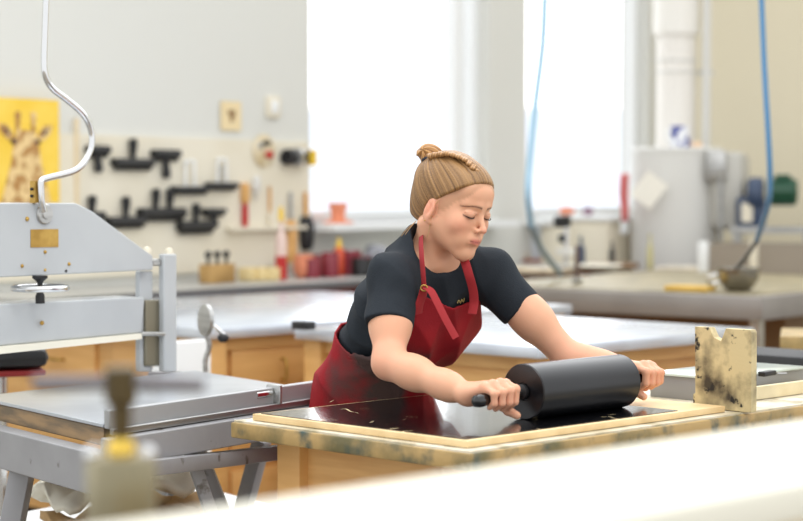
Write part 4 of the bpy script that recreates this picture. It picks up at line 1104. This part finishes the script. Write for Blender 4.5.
# ink smears: strongest in an area round the lap
vm = N.new('ShaderNodeVectorMath'); vm.operation = 'DISTANCE'; L.new(geo.outputs['Object'], vm.inputs[0])
lap = P(375, 375, 4.48)-Vector((pel.x, pel.y, 0)); vm.inputs[1].default_value = lap
mr = N.new('ShaderNodeMapRange'); mr.inputs[1].default_value = .05; mr.inputs[2].default_value = .22; mr.inputs[3].default_value = .75; mr.inputs[4].default_value = 0; L.new(vm.outputs['Value'], mr.inputs[0])
ad = N.new('ShaderNodeMath'); ad.operation = 'ADD'; L.new(nz_.outputs['Fac'], ad.inputs[0]); L.new(mr.outputs[0], ad.inputs[1])
rr_ = N.new('ShaderNodeMapRange'); rr_.inputs[1].default_value = .90; rr_.inputs[2].default_value = 1.20; rr_.inputs[4].default_value = .95; L.new(ad.outputs[0], rr_.inputs[0])
mx = N.new('ShaderNodeMixRGB'); mx.inputs[2].default_value = srgb(70, 62, 60); L.new(rr_.outputs[0], mx.inputs[0]); L.new(N['Color Ramp'].outputs[0], mx.inputs[1]); L.new(mx.outputs[0], N['Principled BSDF'].inputs['Base Color'])
apo = mk('apron', va-WOFF, fa, am, WO, smooth=2)
# straps
red2 = mat('apron_strap', (152, 30, 36), .8, bump=.2, bscale=300)
def loc(p): return Vector(p)-Vector(WOFF)
fl = -Vector(ty)
def strap(pts, nm, r_=.012, flat=None, parent=None): return MB().tube([loc(p) for p in pts], r_, smooth=8, flat=flat or fl, seg=14).build(nm, red2, parent or apo)
strap([P(424, 222, 4.47), P(421, 238, 4.37), P(421.5, 255, 4.318), P(423, 272, 4.30), P(424, 288, 4.295)], 'neck_strap', .0095)
strap([P(424, 289, 4.295), P(422, 297, 4.30), P(419, 306, 4.30), P(418, 314, 4.305)], 'strap_tab', .014)
strap([P(425, 287, 4.292), P(431, 291, 4.275), P(438, 304, 4.26), P(446, 320, 4.25), P(456, 338, 4.245)], 'strap_tail', .0095)
strap([P(461, 252, 4.40), P(465, 262, 4.35), P(469, 275, 4.33), P(473, 290, 4.335), P(474, 303, 4.34), P(472, 314, 4.335)], 'neck_strap', .0125)
rg = MB(); c_ = loc(P(424, 288, 4.285)); rg.tube([c_+V(.0075*math.cos(a), -.001*math.cos(a), .0065*math.sin(a)) for a in np.linspace(0, 2*PI, 21)], .0018, smooth=1, seg=8)
rg.build('ring', M['brass'], apo)

# ---- hair
rt = np.convolve(np.random.rand(2400), np.ones(3)/3, 'same'); rt2 = np.convolve(np.random.rand(700), np.ones(5)/5, 'same')
def strand(ph, n=1.0):
    i = ((ph/(2*PI))%1)*2399; j = ((ph/(2*PI))%1)*699
    return (np.interp(i, np.arange(2400), rt)-.5)*1.5, (np.interp(j, np.arange(700), rt2)-.5)*2.2
bunc = (-.012, -.085, .098)
_n = np.array(bunc)-np.array((0, -.005, .010)); _n /= np.linalg.norm(_n); _e1 = np.cross(_n, (0, .2, 1.)); _e1 /= np.linalg.norm(_e1); _e2 = np.cross(_n, _e1)
def bphi(x, y, z): return np.arctan2(x*_e1[0]+y*_e1[1]+z*_e1[2], x*_e2[0]+y*_e2[1]+z*_e2[2])
def hair_shell(p, c=None, r=None):
    q = hl_(p)
    d1 = hairF.eval(p)
    # striations: strands converge on the bun
    bx, by, bz_ = q[..., 0]-bunc[0], q[..., 1]-bunc[1], q[..., 2]-bunc[2]
    ph = bphi(bx, by, bz_)
    rr = np.sqrt(bx**2+by**2+bz_**2)
    q1, q2 = strand(ph+.05*np.sin(rr*30))
    d1 = d1-.0018*q2-.0010*q1-.0010*np.sin(ph*9+1.5*np.sin(rr*35))
    # hairline: a surface in head space
    face = np.maximum(((q[..., 0]/.066)**2+((q[..., 2]+.030)/.1015)**2-1)*.040+.0022*q2, -(q[..., 1]-.006-.0*np.abs(q[..., 2])))
    side = np.maximum(np.maximum(q[..., 2]-(.022+.9*(q[..., 1]-.02)), -(q[..., 1]+.004)), -.2)   # in front of the ear
    neckc = -(q[..., 2]+.062+.25*(q[..., 1]+.05))
    earc = np.sqrt(((q[..., 1]+.008)/.020)**2+((q[..., 2]+.022)/.026)**2)*.024-.024
    earc = np.maximum(earc, .055-np.abs(q[..., 0]))
    d = smax(d1, -face, .006); d = smax(d, -side, .008); d = smax(d, neckc, .008); d = smax(d, -earc, .004)
    return d
hairF = Field()
hell(hairF, (0, -.020, .040), (.0785, .0985, .083), .01)
hell(hairF, (0, .040, .040), (.060, .047, .056), .03)
hell(hairF, (0, -.058, -.020), (.058, .050, .060), .03)
lo = HC-.16; hi = HC+.17
vh, fh = surface_nets(hair_shell, lo, hi, .0018)
def hair_cols(v, ctr=bunc, fr=46):
    q = hl_(v); bx, by, bz_ = q[:, 0]-ctr[0], q[:, 1]-ctr[1], q[:, 2]-ctr[2]
    ph = bphi(bx, by, bz_); rr = np.sqrt(bx**2+by**2+bz_**2)
    q1, q2 = strand(ph+.05*np.sin(rr*30)); t = .5+.55*q1+.4*q2
    t = np.clip(t, 0, 1)[:, None]
    return lin(84, 56, 32)*(1-t)+lin(178, 136, 86)*t
hm = vcolmat('hair', .42, spec=.45, bump=.2, bscale=500)
hair = mk('hair', vh-WOFF, fh, hm, WO, hair_cols(vh), smooth=0)
bunF = Field()
def bunf(p, c=None, r=None):
    q = hl_(p)-np.array((-.016, -.096, .094)); 
    d = np.sqrt((q[..., 0]/1.15)**2+(q[..., 1]/1.05)**2+(q[..., 2]/.85)**2)-.028
    ph = np.arctan2(q[..., 2]+.3*q[..., 0], q[..., 1]); z_ = q[..., 0]
    return d-.0022*np.sin(ph*5+z_*190)-.0008*np.sin(ph*16+z_*420)
vq, fq = surface_nets(bunf, hp(-.016, -.096, .094)-.06, hp(-.016, -.096, .094)+.06, .0018)
def bun_cols(v):
    q = hl_(v)-np.array((-.016, -.096, .094)); ph = np.arctan2(q[:, 2]+.3*q[:, 0], q[:, 1])
    t = np.clip(.5+.3*np.sin(ph*5+q[:, 0]*190)+.25*np.sin(ph*16+q[:, 0]*420), 0, 1)[:, None]; return lin(120, 78, 40)*(1-t)+lin(196, 146, 84)*t
mk('hair_bun', vq-WOFF, fq, hm, hair, bun_cols(vq))
# hair tie
tq = [loc(hp(-.018+.024*math.cos(a)*1.1, -.083+.014*math.sin(a), .076+.008*math.sin(a)-.010*math.cos(a))) for a in np.linspace(0, 2*PI, 25)]
MB().tube(tq, .0042, smooth=1, seg=10).build('hair_tie', mat('dark_tie', (34, 36, 50), .6), hair)
# braid across the crown
brF = Field()
arc = [(-.046, -.062, .098), (-.050, -.040, .1085), (-.046, -.018, .117), (-.038, .004, .1195), (-.029, .024, .116), (-.022, .042, .107), (-.018, .056, .096)]
pts = []
for i in range(len(arc)-1):
    for t in (0, .33, .66): pts.append(tuple(arc[i][k]*(1-t)+arc[i+1][k]*t for k in range(3)))
for i, q_2 in enumerate(pts):
    s = 1 if i % 2 else -1; sc = 1-.02*i
    hell(brF, (q_2[0]+s*.0055, q_2[1], q_2[2]-.001), (.0108*sc, .0110*sc, .0068*sc), .0026, rot=rz(s*35))
vr, fr_ = surface_nets(lambda p, c, r: brF.eval(p, c, r), hp(-.02, 0, .10)-.09, hp(-.02, 0, .10)+.09, .0017)
def br_cols(v):
    q = hl_(v); t = np.clip(.55+.35*np.sin(q[:, 1]*900+q[:, 0]*500), 0, 1)[:, None]; return lin(124, 86, 50)*(1-t)+lin(192, 146, 94)*t
mk('hair_braid', vr-WOFF, fr_, hm, hair, br_cols(vr))
# loose wisps
wm = mat('hair_wisp', (196, 156, 108), .5)
for pp in (((-.066, .000, .0), (-.070, .004, -.03), (-.066, .004, -.06), (-.060, .0, -.085)), ((-.060, .028, .045), (-.066, .016, .02), (-.0715, .006, -.002), (-.070, .003, -.02)),
           ((-.055, -.05, -.06), (-.06, -.06, -.085), (-.062, -.065, -.10)), ((-.045, -.06, -.065), (-.05, -.075, -.09), (-.05, -.085, -.11))):
    MB().tube([loc(hp(*a)) for a in pp], .0008, seg=6).build('hair_wisp', wm, hair)
# lashes
lm = mat('eyelash', (40, 28, 26), .6)
for s in (-1, 1):
    pts = [loc(hp(s*(.031+.0145*t), .0745+.0155*math.sqrt(max(0, 1-(t*.93)**2*.9))+.0005, -.0070+.0030*t*t)) for t in np.linspace(-1, 1, 9)]
    MB().tube(pts, [.0004, .0008, .0010, .0011, .0012, .0012, .0012, .0010, .0006], smooth=2, seg=8).build('eyelash', lm, body)
MB().sph((0, 0, 0), .0018, Matrix.Translation(loc(hp(-.0755, -.008, -.046)))).build('ear_stud', M['brass'], body)
# legs and shoes
lg = Field()
for s in (-1, 1):
    hip = Vector(tp(s*.062, -.01, -.05)); kn = Vector((pel.x, pel.y, .50))+LFT*s*.085+F*.0; an = Vector((pel.x, pel.y, .09))+LFT*s*.11-F*.06
    lg.cap(hip, kn, .068, .058, .05); lg.cap(kn, an, .060, .048, .03)
lg.ell(pel+V(0, 0, -.03), (.11, .11, .11), None, .05)
vl_, fl_ = surface_nets(lambda p, c, r: lg.eval(p, c, r), (pel.x-.35, pel.y-.35, .02), (pel.x+.35, pel.y+.35, 1.02), .008)
mk('trousers', vl_-WOFF, fl_, mat('dark_trousers', (52, 56, 68), .85, bump=.2), WO, smooth=2)
for s in (-1, 1):
    fo = Field(); an = Vector((pel.x, pel.y, .09))+LFT*s*.11-F*.06
    fo.cap(an-F*.03+V(0, 0, -.045), an+F*.14+V(0, 0, -.055), .042, .034, .02); fo.cap(an+V(0, 0, -.03), an, .045, .048, .02)
    fo.add(lambda p: (.0-p[..., 2]).astype(np.float32), an, 1, .004, 'i')
    vf, ff = surface_nets(lambda p, c, r: fo.eval(p, c, r), (an.x-.25, an.y-.25, -.03), (an.x+.25, an.y+.25, .2), .006)
    mk('shoe', vf-WOFF, ff, M['dark'], WO, smooth=2)
